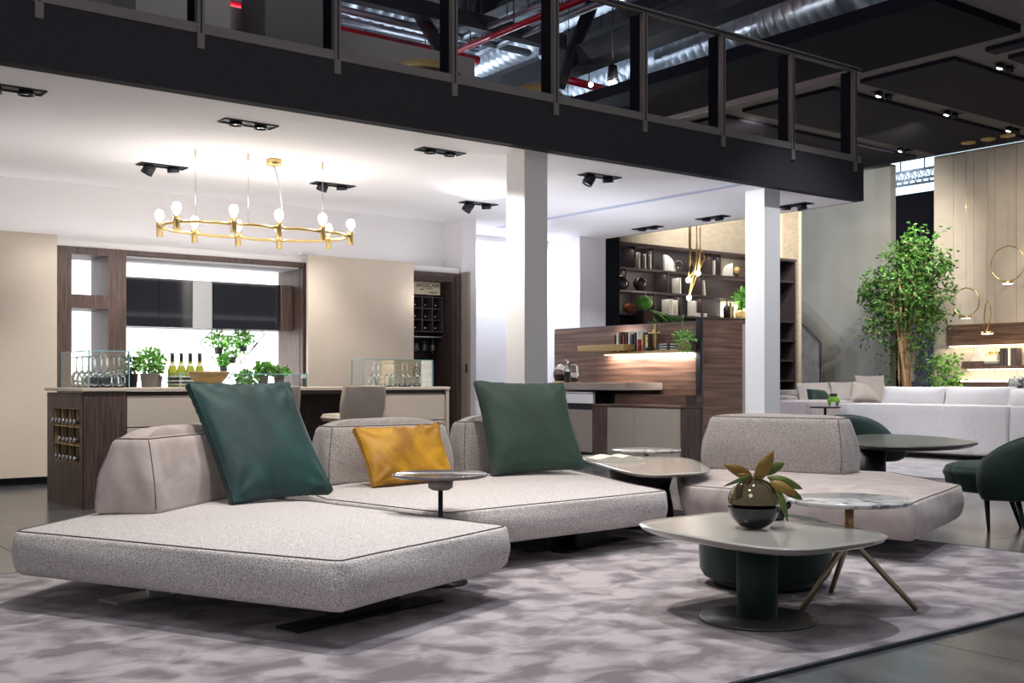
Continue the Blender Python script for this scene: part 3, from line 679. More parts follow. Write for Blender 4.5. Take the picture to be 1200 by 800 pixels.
# bar stools
def stool(c,label,rz):
    t = T('bar_stool',label,'bar stool',(0,0,0),'beige leather stools at the island')
    mb,_,_,_ = soft([(-.22,-.20),(.22,-.20),(.20,.25),(-.20,.25)],[(-.22,-.20),(.22,-.20),(.20,.25),(-.20,.25)],.72,.79,.05,.02,.01); O('seat', mb, 'stool', t)
    mb,_,_,_ = soft([(-.205,-.24),(.205,-.24),(.205,-.19),(-.205,-.19)],[(-.215,-.31),(.215,-.31),(.215,-.27),(-.215,-.27)],.74,1.065,.02,.015,.004); O('backrest', mb, 'stool', t)
    O('column', MB().lathe([(.025,.02),(.025,.72)],(0,0,0),12), 'chrome', t); O('foot', MB().lathe([(.21,0),(.21,.012),(.03,.02)],(0,0,0),28), 'chrome', t)
    O('footrest', B(-.16,.08,.28,.16,.11,.30), 'chrome', t); O('footrest_arm', B(-.015,0,.28,.015,.10,.30), 'chrome', t)
    t.location = c; t.rotation_euler[2] = rz; return t
stool((5.36,9.47,0),'beige leather bar stool just left of the island drawer, back fully visible',-.06)
stool((4.50,9.5,0),'beige leather bar stool mostly hidden by the teal cushion',-.12)
# glass display boxes
def gbox(x0,y0,x1,y1,z0,h,label,t_=.008,mid=None,top=True):
    t = T('glass_box',label,'glass box',((x0+x1)/2,(y0+y1)/2,z0))
    O('glass_side', B(x0,y0,z0,x1,y0+t_,z0+h), 'glass', t); O('glass_side', B(x0,y1-t_,z0,x1,y1,z0+h), 'glass', t)
    O('glass_side', B(x0,y0+t_,z0,x0+t_,y1-t_,z0+h), 'glass', t); O('glass_side', B(x1-t_,y0+t_,z0,x1,y1-t_,z0+h), 'glass', t)
    m=MB(); e=.004
    for (xa,ya) in ((x0,y0),(x1,y0),(x0,y1),(x1,y1)): m.box(xa-e,ya-e,z0,xa+e,ya+e,z0+h)
    for y in (y0,y1): m.box(x0,y-e,z0+h-e,x1,y+e,z0+h+e)
    for x in (x0,x1): m.box(x-e,y0,z0+h-e,x+e,y1,z0+h+e)
    if mid: m.box(mid-e,y0-e,z0,mid+e,y0+e,z0+h)
    O('glass_edge', m, 'glassedge', t)
    if top: O('glass_top', B(x0,y0,z0+h-.004,x1,y1,z0+h+.004), 'glass', t)
    return t
gbox(3.09,10.05,3.44,10.85,ZI,.325,'tall clear glass box of wine glasses at the left end of the island')
g0=None
for i,(x,y) in enumerate(((3.16,10.14),(3.27,10.14),(3.38,10.14),(3.16,10.28),(3.27,10.28),(3.38,10.28),(3.16,10.45),(3.27,10.45),(3.38,10.45),(3.16,10.62),(3.27,10.62),(3.38,10.62))):
    c=(x,y,ZI+.001)
    if g0 is None: g0 = wineglass(c,'upside-down wine glass in the left island glass box, nearest row, first from left','wine glasses in the left glass box',True,1.25)
    else: copy_tree(g0,c,label='upside-down wine glass in the left island glass box, %s row, %s from left'%(['nearest','second nearest','third nearest','farthest'][i//3],ORD[i%3]))
V_=10.3; x0,x1=xv(426,10.2),xv(507,10.2)
gbox(x0,10.2,x1,10.45,ZI,.285,'clear glass box of wine glasses at the right end of the island',mid=xv(462,10.2))
g1=None
for i in range(7):
    c=(xv(436+i*8.5,10.32),10.30+.05*(i%2),ZI+.001)
    if g1 is None: g1 = wineglass(c,'upside-down wine glass in the right island glass box, first from the left','wine glasses in the right glass box',True,1.12)
    else: copy_tree(g1,c,label='upside-down wine glass in the right island glass box, %s from the left'%ORD[i])
t = T('wooden_crate','pale pine crate with round stamp behind the right glass box','crate',(xv(484,10.75),10.8,ZI))
O('crate_front', B(xv(461,10.7),10.70,ZI,xv(507,10.7),10.72,ZI+.30), 'pine', t); O('crate_body', B(xv(461,10.7),10.72,ZI,xv(507,10.7),10.95,ZI+.29), 'pine', t)
O('stamp', MB().tube([Vector((xv(488,10.695),10.695,ZI+.16))+Vector((math.cos(a*.52)*.045,0,math.sin(a*.52)*.06)) for a in range(12)],.005,5,True), 'ink', t)
O('stamp', MB().tube([(xv(488,10.695)-.02,10.695,ZI+.14),(xv(488,10.695),10.695,ZI+.19),(xv(488,10.695)+.02,10.695,ZI+.14)],.004,5), 'ink', t)
gbox(xv(212,10.3),10.3,xv(360,10.3),10.6,ZI,.13,'long low open glass tray with teal edges in the middle of the island',top=False)
# pots and bottles on the island
def onI(px,v): return Vector((xv(px,v),v,ZI+.001))
herb('potted_herb',onI(153,10.7),.10,.16,.07,.13,'dark leafy plant in black pot beside the left glass box','leafd','potblack',160,.05,.035)
herb('potted_herb',onI(175,10.5),.145,.24,.085,.13,'largest bushy green herb in grey pot on the island','leaf','potgrey',520,.045,.028)
herb('potted_herb',onI(183,10.72),.07,.12,.06,.11,'small grey pot tucked behind the largest herb','leaf','potgrey',90,.04,.03)
bt=None
for i,px in enumerate((202,212.5,223,234)):
    c = onI(px,10.72+.0*i)
    if bt is None:
        bt = T('sparkling_bottle','x','bottle',c,'sparkling wine bottles on the island'); k=1.0
        O('bottle_body', MB().lathe([(.044,0),(.046,.01),(.046,.14),(.040,.18),(.022,.23),(.016,.26),(.015,.30),(.001,.301)],c,18), 'bottle', bt)
        O('foil', MB().lathe([(.0185,.235),(.018,.30),(.019,.335),(.001,.336)],c,14), 'foil', bt)
        O('label', MB().lathe([(.047,.02),(.047,.11)],c,18,False), 'label', bt); O('label_band', MB().lathe([(.0475,.035),(.0475,.055)],c,18,False), 'black', bt); O('label_band', MB().lathe([(.0475,.07),(.0475,.095)],c,18,False), 'black', bt)
        O('collar', MB().lathe([(.034,.195),(.023,.23)],c,18,False), 'label', bt); bt['label']='green-yellow sparkling wine bottle, leftmost of the row of four'
    else: copy_tree(bt,c,label=['','green-yellow sparkling wine bottle, second of the row of four','green-yellow sparkling wine bottle, third in the row, beside the bowl','sparkling wine bottle half hidden behind the amber bowl'][i])
c = onI(244.5,10.12)
t = T('glass_bowl','wide amber glass bowl on the island above the teal cushion','bowl',c)
O('bowl', MB().lathe([(.05,0),(.06,.008),(.12,.04),(.165,.09),(.19,.145),(.185,.147),(.158,.092),(.115,.047),(.055,.016),(.001,.014)],c,32), 'amber', t)
O('rim', MB().tube([c+Vector((math.cos(a*.2618)*.188,math.sin(a*.2618)*.188,.146)) for a in range(24)],.004,6,True), 'brass', t)
for i,(px,r,h,pr,ph,l) in enumerate(((289.5,.10,.12,.06,.03,'low round basil clump inside the low glass tray'),(308,.085,.13,.055,.115,'tall basil in a small grey pot inside the low glass tray'),(327,.10,.08,.055,.115,'flat-topped basil in a grey pot, rightmost in the tray'))):
    herb('potted_basil',onI(px,10.45),r,h,pr,ph,l,'leaf','potgrey',170,.055,.045)
for i in range(6):
    O('pebble', MB().sphere(onI(276+i*8,10.36+.03*(i%3))+Vector((0,0,.012)),.016,8,.7), ['pine','label','terra'][i%3], cat='pebble', group='small stones in the glass tray', label='small smooth stone on the bottom of the low glass tray, %s from the left'%ORD[i])

# ================================================================== CHANDELIER
zc = 2.64
nd = [(187,267),(207,259),(274,262),(327,267),(378,271),(411,277),(385,282),(327,282),(279,278),(228,274)]
P_ = [PZ(a,b,zc) for a,b in nd]; ctr = sum(P_,Vector())/10
ch = T('chandelier','brass chandelier ring of ten upright bulbs hanging over the island','chandelier',ctr)
for i,p in enumerate(P_):
    q = P_[(i+1)%10]; d=(q-p); dn=d.normalized(); pe=Vector((-dn.y,dn.x,0)); mid=(p+q)/2; out=1 if (mid-ctr).dot(pe)>0 else -1
    O('arm', MB().tube([p, p+d*.22, p+d*.34+pe*out*.035, p+d*.66+pe*out*.035, p+d*.78, q],.016,8), 'brass', ch)
    sk = O('socket', MB().lathe([(.001,-.09),(.031,-.09),(.031,.0),(.034,.005),(.034,.055),(.001,.055)],p,14), 'brass', ch)
    O('bulb', MB().lathe([(.012,.055),(.018,.07),(.043,.115),(.043,.145),(.03,.175),(.001,.185)],p,16), 'bulb', sk)
    light('POINT', p+Vector((0,0,.22)), 1.4, (1,.96,.93), .04)
for e in (PZ(229,260.5,zc),PZ(291,264,zc),P_[4]):
    a = Vector((e.x,e.y,3.35)); O('wire', MB().tube([a,e],.003,5), 'lensoff', ch); O('wire_cap', MB().tube([a,a-Vector((0,0,.07))],.008,6), 'brass', ch)
a = PZ(321,187,3.35); O('canopy', MB().lathe([(.001,-.06),(.075,-.06),(.075,-.001),(.001,-.001)],a,24), 'brass', ch)
O('cord', MB().tube([a-Vector((0,0,.06)),a.lerp(P_[3],.35)+Vector((.04,0,.0)),a.lerp(P_[3],.7)+Vector((.05,0,0)),P_[3]+Vector((0,0,.03))],.006,6), 'label', ch)

# ================================================================== WALNUT STUDY BEHIND THE COLUMN
lw = T('walnut_screen','low walnut veneer screen wall with a lit shelf, right of the column','screen',(11.04,11.7,0))
for k in range(3): O('veneer_panel', B(11.0,10.30+k*.972,0,11.07,10.30+(k+1)*.972-.003,1.885), 'woodh', lw)
O('cap', B(11.0,10.3,1.885,11.08,13.2,1.90), 'shelf', lw)
tp = T('walnut_door_panel','upright walnut veneer panel with beige pocket frame beside the far column','panel',(11.5,10.2,0))
xa,xb,xc_,xd = xv(820,10.2),xv(870,10.2),xv(880,10.2),xv(890,10.2)
O('veneer', B(xa+.07,10.2,.02,xb,10.25,1.92), 'woodh', tp); O('edge_frame', B(xa,10.19,0,xa+.03,10.27,1.935), 'darkmetal', tp); O('edge_frame', B(xa+.035,10.2,0,xa+.068,10.27,1.935), 'wood', tp)
O('pocket_frame', B(xb,10.205,.02,xc_,10.25,1.88), 'beige_d', tp); O('top_frame', B(xb,10.2,1.885,xd,10.3,1.93), 'wood', tp); O('end_frame', B(xc_+.002,10.2,0,xc_+.07,10.26,1.885), 'wood', tp); O('end_frame', B(xc_+.09,10.2,0,xd,10.3,1.885), 'wood', tp)
O('handle', B(xb+.07,10.195,1.15,xb+.10,10.204,1.25), 'black', tp)
# lit shelf
ys0,ys1 = 10.3,12.0
sh = T('lit_shelf','slim champagne shelf with light strip on the walnut screen, full of books','shelf',(10.87,11.1,1.49))
O('board', B(10.74,ys0,1.485,10.995,ys1,1.515), 'gold', sh, bev=.003); O('light_strip', B(10.90,ys0+.02,1.478,10.97,ys1-.02,1.484), 'ledw', sh)
light('AREA',(10.90,(ys0+ys1)/2,1.46),20,(1,.88,.80),1.6,(11.0,(ys0+ys1)/2,1.30),sy=.04,al=(0,1,0))
light('AREA',(10.90,11.6,1.66),4,(1,.86,.76),.4,(11.2,11.6,1.75))
y0,y1 = PU(732,407,10.58).y, PU(678,407,10.58).y
O('tray', B(10.56,y0,1.53,10.78,y1,1.61), 'gold', sh, bev=.004, label='champagne metal drawer box')
# items on shelf at u=10.85
def onS(px): return Vector((10.85, PU(px,410,10.80).y, 1.516))
def book(c,w_,d_,h_,mat,label,group,axis='u',lean=0,mats='paper'):
    # spine faces -x when axis 'u', faces -y when axis 'v'
    t = T('book',label,'book',c,group); x,y,z = c
    if axis=='u':
        O('cover', MB().box(x-d_/2,y-w_/2,z,x-d_/2+.004,y+w_/2,z+h_).box(x-d_/2,y-w_/2,z,x+d_/2,y-w_/2+.003,z+h_).box(x-d_/2,y+w_/2-.003,z,x+d_/2,y+w_/2,z+h_), mat, t)
        O('pages', B(x-d_/2+.005,y-w_/2+.0035,z+.003,x+d_/2-.004,y+w_/2-.0035,z+h_-.004), mats, t)
    else:
        O('cover', MB().box(x-w_/2,y-d_/2,z,x+w_/2,y-d_/2+.004,z+h_).box(x-w_/2,y-d_/2,z,x-w_/2+.003,y+d_/2,z+h_).box(x+w_/2-.003,y-d_/2,z,x+w_/2,y+d_/2,z+h_), mat, t)
        O('pages', B(x-w_/2+.0035,y-d_/2+.005,z+.003,x+w_/2-.0035,y+d_/2-.004,z+h_-.004), mats, t)
    return t
bl = [('bookdark','black book at the left end of the walnut shelf row'),('bookwhite','white book second from the left on the walnut shelf'),('bookdark','black book between white and red spines on the walnut shelf'),('bookred','red book on the walnut shelf'),('bookdark','black book just right of the red one on the walnut shelf'),('bookwhite','white book in the middle of the walnut shelf row'),('bookdark','tall dark book right of the middle white one, walnut shelf'),('bookdark','dark book second from the picture-cover book, walnut shelf'),('bookwhite','pale book beside the picture-cover book, walnut shelf')]
for i,(mt,l) in enumerate(bl):
    c = onS(722+i*3.4+(0)); book(c,.036,.16,.235+.02*((i*7)%3),mt,l,'upright books on the walnut shelf')
c = onS(757); tb_ = book(c,.04,.02+.16,.25,'bookdark','book with black and colourful front cover leaning out on the walnut shelf','upright books on the walnut shelf')
O('cover_picture', B(c.x-.085,c.y-.07,c.z,c.x-.082,c.y+.05,c.z+.22), mk('cover_print',(.75,.6,.15),(.5,.1,.08),40,lo=.45,hi=.55), tb_)
book(onS(751)+Vector((-.02,0,0)),.03,.16,.16,'bookred','short red book below the picture cover, walnut shelf','upright books on the walnut shelf')
for i in range(3):
    c = onS(779)+Vector((0,0,.033*i)); t = T('book',['lowest black book lying flat beside the brass bars','middle black book lying flat beside the brass bars','top black book lying flat beside the brass bars'][i],'book',c,'flat stack on the walnut shelf')
    O('cover', B(c.x-.09,c.y-.13,c.z,c.x-.085,c.y+.12,c.z+.03).box(c.x-.09,c.y-.13,c.z,c.x+.09,c.y+.12,c.z+.003).box(c.x-.09,c.y-.13,c.z+.027,c.x+.09,c.y+.12,c.z+.03), 'bookdark', t); O('pages', B(c.x-.084,c.y-.125,c.z+.004,c.x+.085,c.y+.115,c.z+.026), 'paper', t)
    O('spine_text', B(c.x-.0915,c.y-.08,c.z+.012,c.x-.0903,c.y+.06,c.z+.02), 'label', t)
c = onS(765)
t = T('brass_bookend','pair of upright brass bars with side pegs on the walnut shelf','bookend',c)
O('bar', B(c.x-.03,c.y-.035,c.z,c.x+.01,c.y+.0,c.z+.36), 'brass', t, bev=.002); O('bar', B(c.x-.01,c.y+.015,c.z,c.x+.03,c.y+.05,c.z+.29), 'brass', t, bev=.002)
O('peg', MB().tube([c+Vector((-.02,-.09,.24)),c+Vector((-.02,.10,.24))],.008,8), 'brass', t); O('peg_tip', MB().sphere(c+Vector((-.02,-.09,.24)),.014,8), 'brass', t); O('peg_tip', MB().sphere(c+Vector((-.02,.10,.24)),.014,8), 'brass', t)
c = onS(760)+Vector((-.02,0,0)); O('small_dish', MB().lathe([(.06,0),(.09,.02),(.09,.035),(.05,.05),(.02,.06),(.001,.06)],c,18), 'darkmetal', label='small dark round dish with brass foot left of the brass bars', cat='dish')
c = onS(799)
t = T('shelf_plant','trailing succulent in clear glass pot at the right end of the walnut shelf','potted plant',c)
O('glass_pot', MB().lathe([(.06,0),(.075,.03),(.08,.10),(.06,.15),(.055,.15),(.07,.10),(.06,.03),(.001,.01)],c,20), 'amber', t)
O('foliage', MB().foliage(c+Vector((0,0,.16)),(.14,.17,.09),260,.06,.018,.1).foliage(c+Vector((-.06,-.06,.03)),(.06,.1,.06),60,.05,.02), 'leaf', t, kind='stuff')
O('long_shoot', MB().tube([c+Vector((0,0,.12)),c+Vector((0,.05,.3)),c+Vector((0,.02,.46))],.007,5), 'leaf', t); O('long_shoot', MB().tube([c+Vector((0,.0,.12)),c+Vector((0,.12,.24)),c+Vector((0,.2,.25))],.005,5), 'leaf', t)
# peninsula worktop and units below
pw = T('study_counter','thick taupe floating worktop ending below the lit walnut shelf','counter',(10.65,12,.98))
O('worktop', B(10.3,10.9,.985,10.99,13.19,1.085), 'beige_d', pw, bev=.004); O('support', B(10.6,11.0,.78,10.99,11.5,.984), 'black', pw)
O('support', B(10.42,12.18,0,10.98,13.15,.984), 'beige_d', pw)
sb = T('sideboard','low sideboard with taupe doors and walnut top under the worktop','sideboard',(10.38,10.6,0))
yA,yB = 9.8,11.15
O('carcass', B(10.24,yA+.02,.06,10.55,yB,.76), 'wood', sb); O('top_board', B(10.19,yA,.77,10.57,11.45,.80), 'woodh', sb, bev=.003); O('side_panel', B(10.2,yB+.005,0,10.57,11.45,.765), 'wood', sb); O('side_panel', B(10.22,yA,0,10.55,yA+.02,.76), 'wood', sb)
ym = PU(743,500,10.2).y
O('door', B(10.2,yA+.02,.05,10.235,ym-.003,.76), 'beige_d', sb, bev=.002); O('door', B(10.2,ym+.003,.05,10.235,yB,.76), 'beige_d', sb, bev=.002)
O('upstand', B(10.48,yA,.80,10.57,11.3,.93), 'woodh', sb); O('plinth', B(10.26,yA+.03,0,10.5,11.4,.05), 'black', sb)
O('upstand_side', B(10.3,9.8,.80,10.48,9.82,.93), 'woodin', sb)
dr = T('drawer_pedestal','white and taupe drawer pedestal left of the sideboard','drawer unit',(10.4,11.9,0))
O('carcass', B(10.36,11.56,.05,10.40+.4,12.15,.97), 'black', dr); O('drawer', B(10.32,11.57,.80,10.36,12.14,.93), 'column', dr, bev=.002, label='white glossy drawer'); O('drawer', B(10.32,11.57,.13,10.36,12.14,.71), 'beige_d', dr, bev=.002); O('chrome_rail', B(10.32,11.57,.94,10.36,12.14,.955), 'chrome', dr)
# decanter tray
c = Vector((10.6, PU(664,447,10.6).y, 1.086)); 
t = T('brass_tray','round brass tray with decanters on the taupe worktop','tray',c); O('tray_disc', MB().lathe([(.001,0),(.21,0),(.215,.02),(.21,.02),(.205,.006),(.001,.006)],c,32), 'brass', t)
def bottle_(px,prof,fill,label,name,off=0):
    c2 = Vector((10.6+off, PU(px,447,10.6+off).y, 1.093)); t = T(name,label,'decanter',c2)
    O('vessel', MB().lathe(prof,c2,22), 'glass', t); O('liquor', MB().lathe(fill,c2,20), 'wine', t)
    return t,c2
t,c2 = bottle_(658,[(.001,0),(.07,.003),(.115,.06),(.125,.13),(.10,.21),(.05,.255),(.001,.262)],[(.001,.006),(.066,.008),(.108,.06),(.116,.11),(.001,.112)],'round clear glass decanter with dark liquor on the brass tray','round_decanter',-.08)
t,c2 = bottle_(664.5,[(.001,0),(.042,.002),(.045,.15),(.045,.19),(.016,.23),(.016,.26),(.001,.26)],[(.001,.006),(.041,.006),(.041,.15),(.001,.15)],'tall square-shouldered decanter with dark liquor in the middle of the brass tray','tall_decanter',-.13); O('stopper', MB().sphere(c2+Vector((0,0,.29)),.025,10), 'glass', t)
t,c2 = bottle_(673.5,[(.001,0),(.053,.002),(.055,.17),(.048,.22),(.05,.25),(.001,.252)],[(.001,.006),(.050,.006),(.050,.06),(.001,.06)],'clear jar with white label at the right of the brass tray','labelled_jar',-.12); O('label', MB().lathe([(.057,.085),(.057,.135)],c2,20,False), 'label', t)

# ================================================================== BOOKSHELF
bs = T('bookshelf','tall dark wall bookshelf behind the walnut screen with lit niches','bookshelf',(16,14.65,0))
YS=14.5; XS0,XS1 = 13.45,18.38
zs = [3.52,3.10,2.70,2.30,1.92,1.52,1.12,.72,.32]
O('back', B(XS0,14.86,0,16.55,14.89,3.5), 'shelfin', bs); O('back', B(17.7,14.86,0,XS1,14.89,3.5), 'shelfin', bs); O('back', B(16.55,14.86,2.70,17.7,14.89,3.10), 'woodin', bs)
O('top_board', B(XS0-.02,YS-.03,3.50,XS1,14.89,3.55), 'shelf', bs)
for z in zs[1:]:
    O('shelf_board', B(XS0,YS,z-.022,(16.35 if z==2.70 else XS1),14.86,z+.012), 'shelf', bs)
O('end_panel', B(XS0-.05,YS-.02,0,XS0,14.89,3.52), 'shelf', bs, bev=.02); O('end_panel', B(XS1-.03,YS,0,XS1,14.89,3.5), 'shelf', bs)
def xs(px): return xv(px,YS)
ups = [(745.5,0,(0,)),(767,0,(0,)),(783.5,0,(1,)),(757,0,(2,)),(768,0,(2,)),(799,0,(2,)),(823,0,(1,)),(835,0,(0,)),(845,0,(0,)),(735,0,(1,)),(824,0,(2,)),(793,0,(3,)),(762,0,(3,))]
for px,_,ls in ups:
    for l in ls: O('upright', B(xs(px)-.015,YS+.01,zs[l+1]+.012,xs(px)+.015,14.86,zs[l]-.022), 'shelf', bs)
for l in range(0,8): O('upright', B(17.72,YS+.01,zs[l+1]+.012,17.75,14.86,zs[l]-.022), 'shelf', bs)
O('lit_panel', B(16.55,14.855,2.34,17.68,14.859,2.66), 'shelfwall', bs); light('AREA',(17.1,14.75,2.36),9,(1,.93,.85),1.1,(17.1,14.8,4),sy=.06)

for z in (3.44,3.04,2.64): light('AREA',(15.3,14.56,z),5,(1,.93,.85),3.4,(15.3,14.8,z-.3),sy=.04)
def bk(px,lev,mt,l,h=.28,w_=.035,gr='books on the tall dark bookshelf'): 
    return book(Vector((xs(px),14.62,zs[lev+1]+.013)),w_,.2,h,mt,l,gr,'v')
bb = [(750.5,0,'bookwhite','white book leftmost on the top shelf'),(754,0,'bookdark','dark book between the first white books, top shelf'),(757.5,0,'bookwhite','white book in the middle of the left group, top shelf'),(760.5,0,'bookdark','dark book right of the middle white one, top shelf'),(763.5,0,'bookwhite','white book at the right of the left group, top shelf'),
 (838.5,0,'bookwhite','white book on the top shelf left of the small figure shelf'),(841.5,0,'bookdark','dark book beside the right white book, top shelf'),(798.5,1,'bookwhite','white book on the second shelf behind the hanging lamps'),(810,1,'bookdark','dark book on the second shelf between the pendant lamps'),(786.5,2,'bookwhite','tall white book on the third shelf'),(789,2,'paper','cream book beside the tall white book, third shelf'),(794.5,2,'bookwhite','white book just left of the third shelf upright'),(816.5,2,'bookwhite','white book on the third shelf right of the lowest bulb')]
for px,l,mt,lb in bb: bk(px,l,mt,lb,[.29,.27,.28][int(px)%3])
t = bk(827.5,1,'bookwhite','white book leaning at the right end of the second shelf'); t.rotation_euler[1] = -.13
for i in range(2):
    c = Vector((xs(825),14.65,zs[3]+.013+i*.035)); t=T('book',['lower dark book lying flat on the third shelf','upper pale book lying flat on the third shelf'][i],'book',c); O('cover', B(c.x-.16,c.y-.1,c.z,c.x+.14,c.y+.1,c.z+.032), ['bookdark','shelf'][i], t); O('pages', B(c.x-.155,c.y-.102,c.z+.005,c.x+.135,c.y+.095,c.z+.027), 'paper', t)
def halfdisc(px,lev,r,label,q=1):
    c = Vector((xs(px),14.6,zs[lev+1]+.013)); m=MB(); n=16
    pts=[(0,0)]+[(math.cos(math.pi/2+q*k*math.pi/2/n)*r, math.sin(math.pi/2+k*math.pi/2/n)*r) if q>0 else (-math.cos(math.pi/2+k*math.pi/2/n)*r, math.sin(math.pi/2+k*math.pi/2/n)*r) for k in range(n+1)]
    k=len(pts); m.add([(c.x+a,c.y,c.z+b) for a,b in pts]+[(c.x+a,c.y+.04,c.z+b) for a,b in pts],[tuple(range(k)),tuple(range(k,2*k))[::-1]]+[(i,(i+1)%k,k+(i+1)%k,k+i) for i in range(k)])
    O('quarter_disc', m, 'label', label=label, cat='sculpture')
halfdisc(783.5,0,.30,'pale quarter-disc ornament on the top shelf beside the glass sphere',-1); halfdisc(863.5,0,.26,'white quarter-disc ornament on the top shelf beside the gold ball',1)
c=Vector((xs(799),14.62,zs[1]+.13)); O('glass_sphere', MB().sphere(c,.115,16), 'glass', label='clear glass sphere on the top shelf', cat='sphere')
c=Vector((xs(868.5),14.62,zs[1]+.13)); t=T('gold_ball','gold ball on a small stand on the top shelf','ornament',c-Vector((0,0,.115))); O('ball', MB().sphere(c,.085,14), 'gold', t); O('stand', MB().lathe([(.05,-.115),(.03,-.085),(.02,-.07)],c,12), 'darkmetal', t)
c=Vector((xs(752.5),14.55,zs[2]+.14)); O('brown_vase', MB().lathe([(.06,-.125),(.12,-.05),(.135,.02),(.10,.09),(.03,.12),(.03,.13),(.001,.13)],c,20), 'brownball', label='round brown glazed vase on the second shelf', cat='vase')
c=Vector((xs(731),14.6,zs[2]+.013)); O('brown_pot', MB().lathe([(.12,0),(.16,.1),(.16,.16),(.10,.24),(.06,.26),(.001,.26)],c,20), 'brownball', label='wide brown pot at the left end of the second shelf', cat='pot')
c=Vector((xs(742),14.6,zs[3]+.013)); t=T('terracotta_bowl','terracotta bowl on the third shelf behind the trailing plant','bowl',c); O('bowl', MB().lathe([(.05,0),(.10,.06),(.11,.12),(.08,.16),(.001,.16)],c,18), 'terra', t); O('rim', MB().tube([c+Vector((math.cos(a*.5236)*.08,math.sin(a*.5236)*.08,.16)) for a in range(12)],.008,5,True), 'terra', t)
c=Vector((xs(856.5),14.6,zs[3]+.013)); t=T('dark_bottle','dark tall bottle on the third shelf','bottle',c); O('body', MB().lathe([(.06,0),(.07,.18),(.02,.26),(.018,.34),(.001,.34)],c,16), 'black', t)
for k,(dx,hh) in enumerate(((-.02,.29),(.05,.22))): O('brass_bar', B(c.x+dx-.02,c.y-.12,c.z,c.x+dx+.015,c.y-.09,c.z+hh), 'brass', label=['taller brass bar before the dark bottle, third shelf','shorter brass bar before the dark bottle, third shelf'][k], cat='ornament', bev=.002)
c=Vector((xs(872),14.55,zs[3]+.013)); t=T('shelf_vase_plant','leafy green stems in a wide glass vase by the far column','potted plant',c); O('vase', MB().lathe([(.08,0),(.13,.04),(.15,.11),(.10,.15),(.06,.16),(.001,.16)],c,20), 'amber', t); O('foliage', MB().foliage(c+Vector((0,0,.36)),(.18,.14,.17),90,.14,.07,.1), 'leaf', t, kind='stuff'); O('stems', MB().tube([c+Vector((0,0,.1)),c+Vector((.02,0,.35))],.01,5), 'stem', t)
# trailing succulent
c=Vector((xs(751),14.35,zs[4]+.10)); t=T('trailing_plant','round cactus with long trailing green fronds before the bookshelf','potted plant',c)
O('pad', MB().sphere(c+Vector((-.06,0,.47)),.15,12,.85), 'leaf', t); m=MB(); r_=random.Random(5)
for k in range(26):
    a=r_.uniform(-.3,1.1); L=r_.uniform(.3,.85); dz=r_.uniform(.25,.6); s0=c+Vector((.05,0,.35)); m.tube([s0,s0+Vector((L*.35*math.cos(a),-.05,-.05)),s0+Vector((L*.75,-.1+.1*math.sin(a),-dz*.5)),s0+Vector((L,-.1,-dz*.65))],.016,5,r2=.006)
for k in range(14):
    s0=c+Vector((r_.uniform(-.05,.25),0,.3)); m.tube([s0,s0+Vector((.03,-.05,-.2)),s0+Vector((r_.uniform(-.1,.2),-.08,-.5))],.018,5,r2=.006)
O('fronds', m, 'leafd', t, kind='stuff')
O('stand', B(c.x-.12,c.y-.05,0,c.x+.12,c.y+.15,c.z+.33), 'brownball', t)
# trio of starburst pendants
hp = T('pendant_cluster','cluster of three thin brass tube pendants glowing before the bookshelf','pendant lamp',PV(812,300,13.9))
for (px,py,bx,by,top) in ((808.5,265,806.5,328,312),(816.5,265,807.5,349,305),(820.5,287,818,320,300)):
    a=PV(px,120,13.9); b=PV(px,py-20,13.9); m=PV(px,top-4,13.9); e=PV(bx,by,13.9)
    O('cable', MB().tube([a,b],.004,5), 'darkmetal', hp); O('tube', MB().tube([b,m,e+Vector((0,0,.03))],.022,8), 'gold', hp); O('tube', MB().tube([e+Vector((0,0,.03)),m+Vector((.12,0,-.1)),m+Vector((.05,0,.05))],.014,6), 'gold', hp)
    O('bulb', MB().sphere(e,.045,10), 'lens', hp); light('POINT', e-Vector((0,.1,0)), 6, (1,.9,.75), .04)
#--PART4--
# ================================================================== RIGHT WALL, SHELVES, RING LAMPS
ws = T('wall_shelving','dark walnut wall panel with lit shelves on the beige wall at right','shelving',(20.9,11,1))
a=PU(1110,381,20.95); b=PU(1110,405,20.95); yE=8.5
O('back_panel', B(20.93,yE,b.z,20.995,a.y,a.z), 'woodh', ws); O('light_strip', B(20.93,yE,b.z-.03,20.96,a.y-.06,b.z-.012), 'led', ws)
s1=PU(1128,427,20.75); s1b=PU(1128,432,20.75)
O('shelf_board', B(20.7,yE,s1b.z,20.99,s1.y,s1.z-.03), 'wood', ws); O('light_strip', B(20.88,yE,s1b.z-.03,20.93,s1.y-.03,s1b.z-.008), 'led', ws)
s2=PU(1116,446,20.75); O('shelf_board', B(20.7,yE,s2.z-.30,20.99,s2.y,s2.z-.02), 'wood', ws); O('light_strip', B(20.93,yE,s2.z-.018,20.96,s2.y-.03,s2.z), 'led', ws)
O('upper_ledge', B(20.72,PU(1152,420,20.75).y,s1.z-.03,20.99,s1.y,s1.z+.06), 'wood', ws)
light('AREA',(20.85,10.9,b.z-.04),8,(1,.84,.6),4,(20.95,10.9,0),sy=.1,al=(0,1,0)); light('AREA',(20.85,10.9,s1b.z-.04),8,(1,.84,.6),4,(20.95,10.9,0),sy=.1,al=(0,1,0))
def onW(px,zz=None): p=PU(px,430,20.8); return Vector((20.82,p.y,(zz or s1.z-.03)+.001))
c=onW(1145.5,s1.z+.06); m=MB(); m.add([c+Vector((0,-.17,0)),c+Vector((0,.17,0)),c+Vector((0,0,.24)),c+Vector((.07,-.17,0)),c+Vector((.07,.17,0)),c+Vector((.07,0,.24))],[(0,1,2),(3,5,4),(0,3,4,1),(1,4,5,2),(2,5,3,0)])
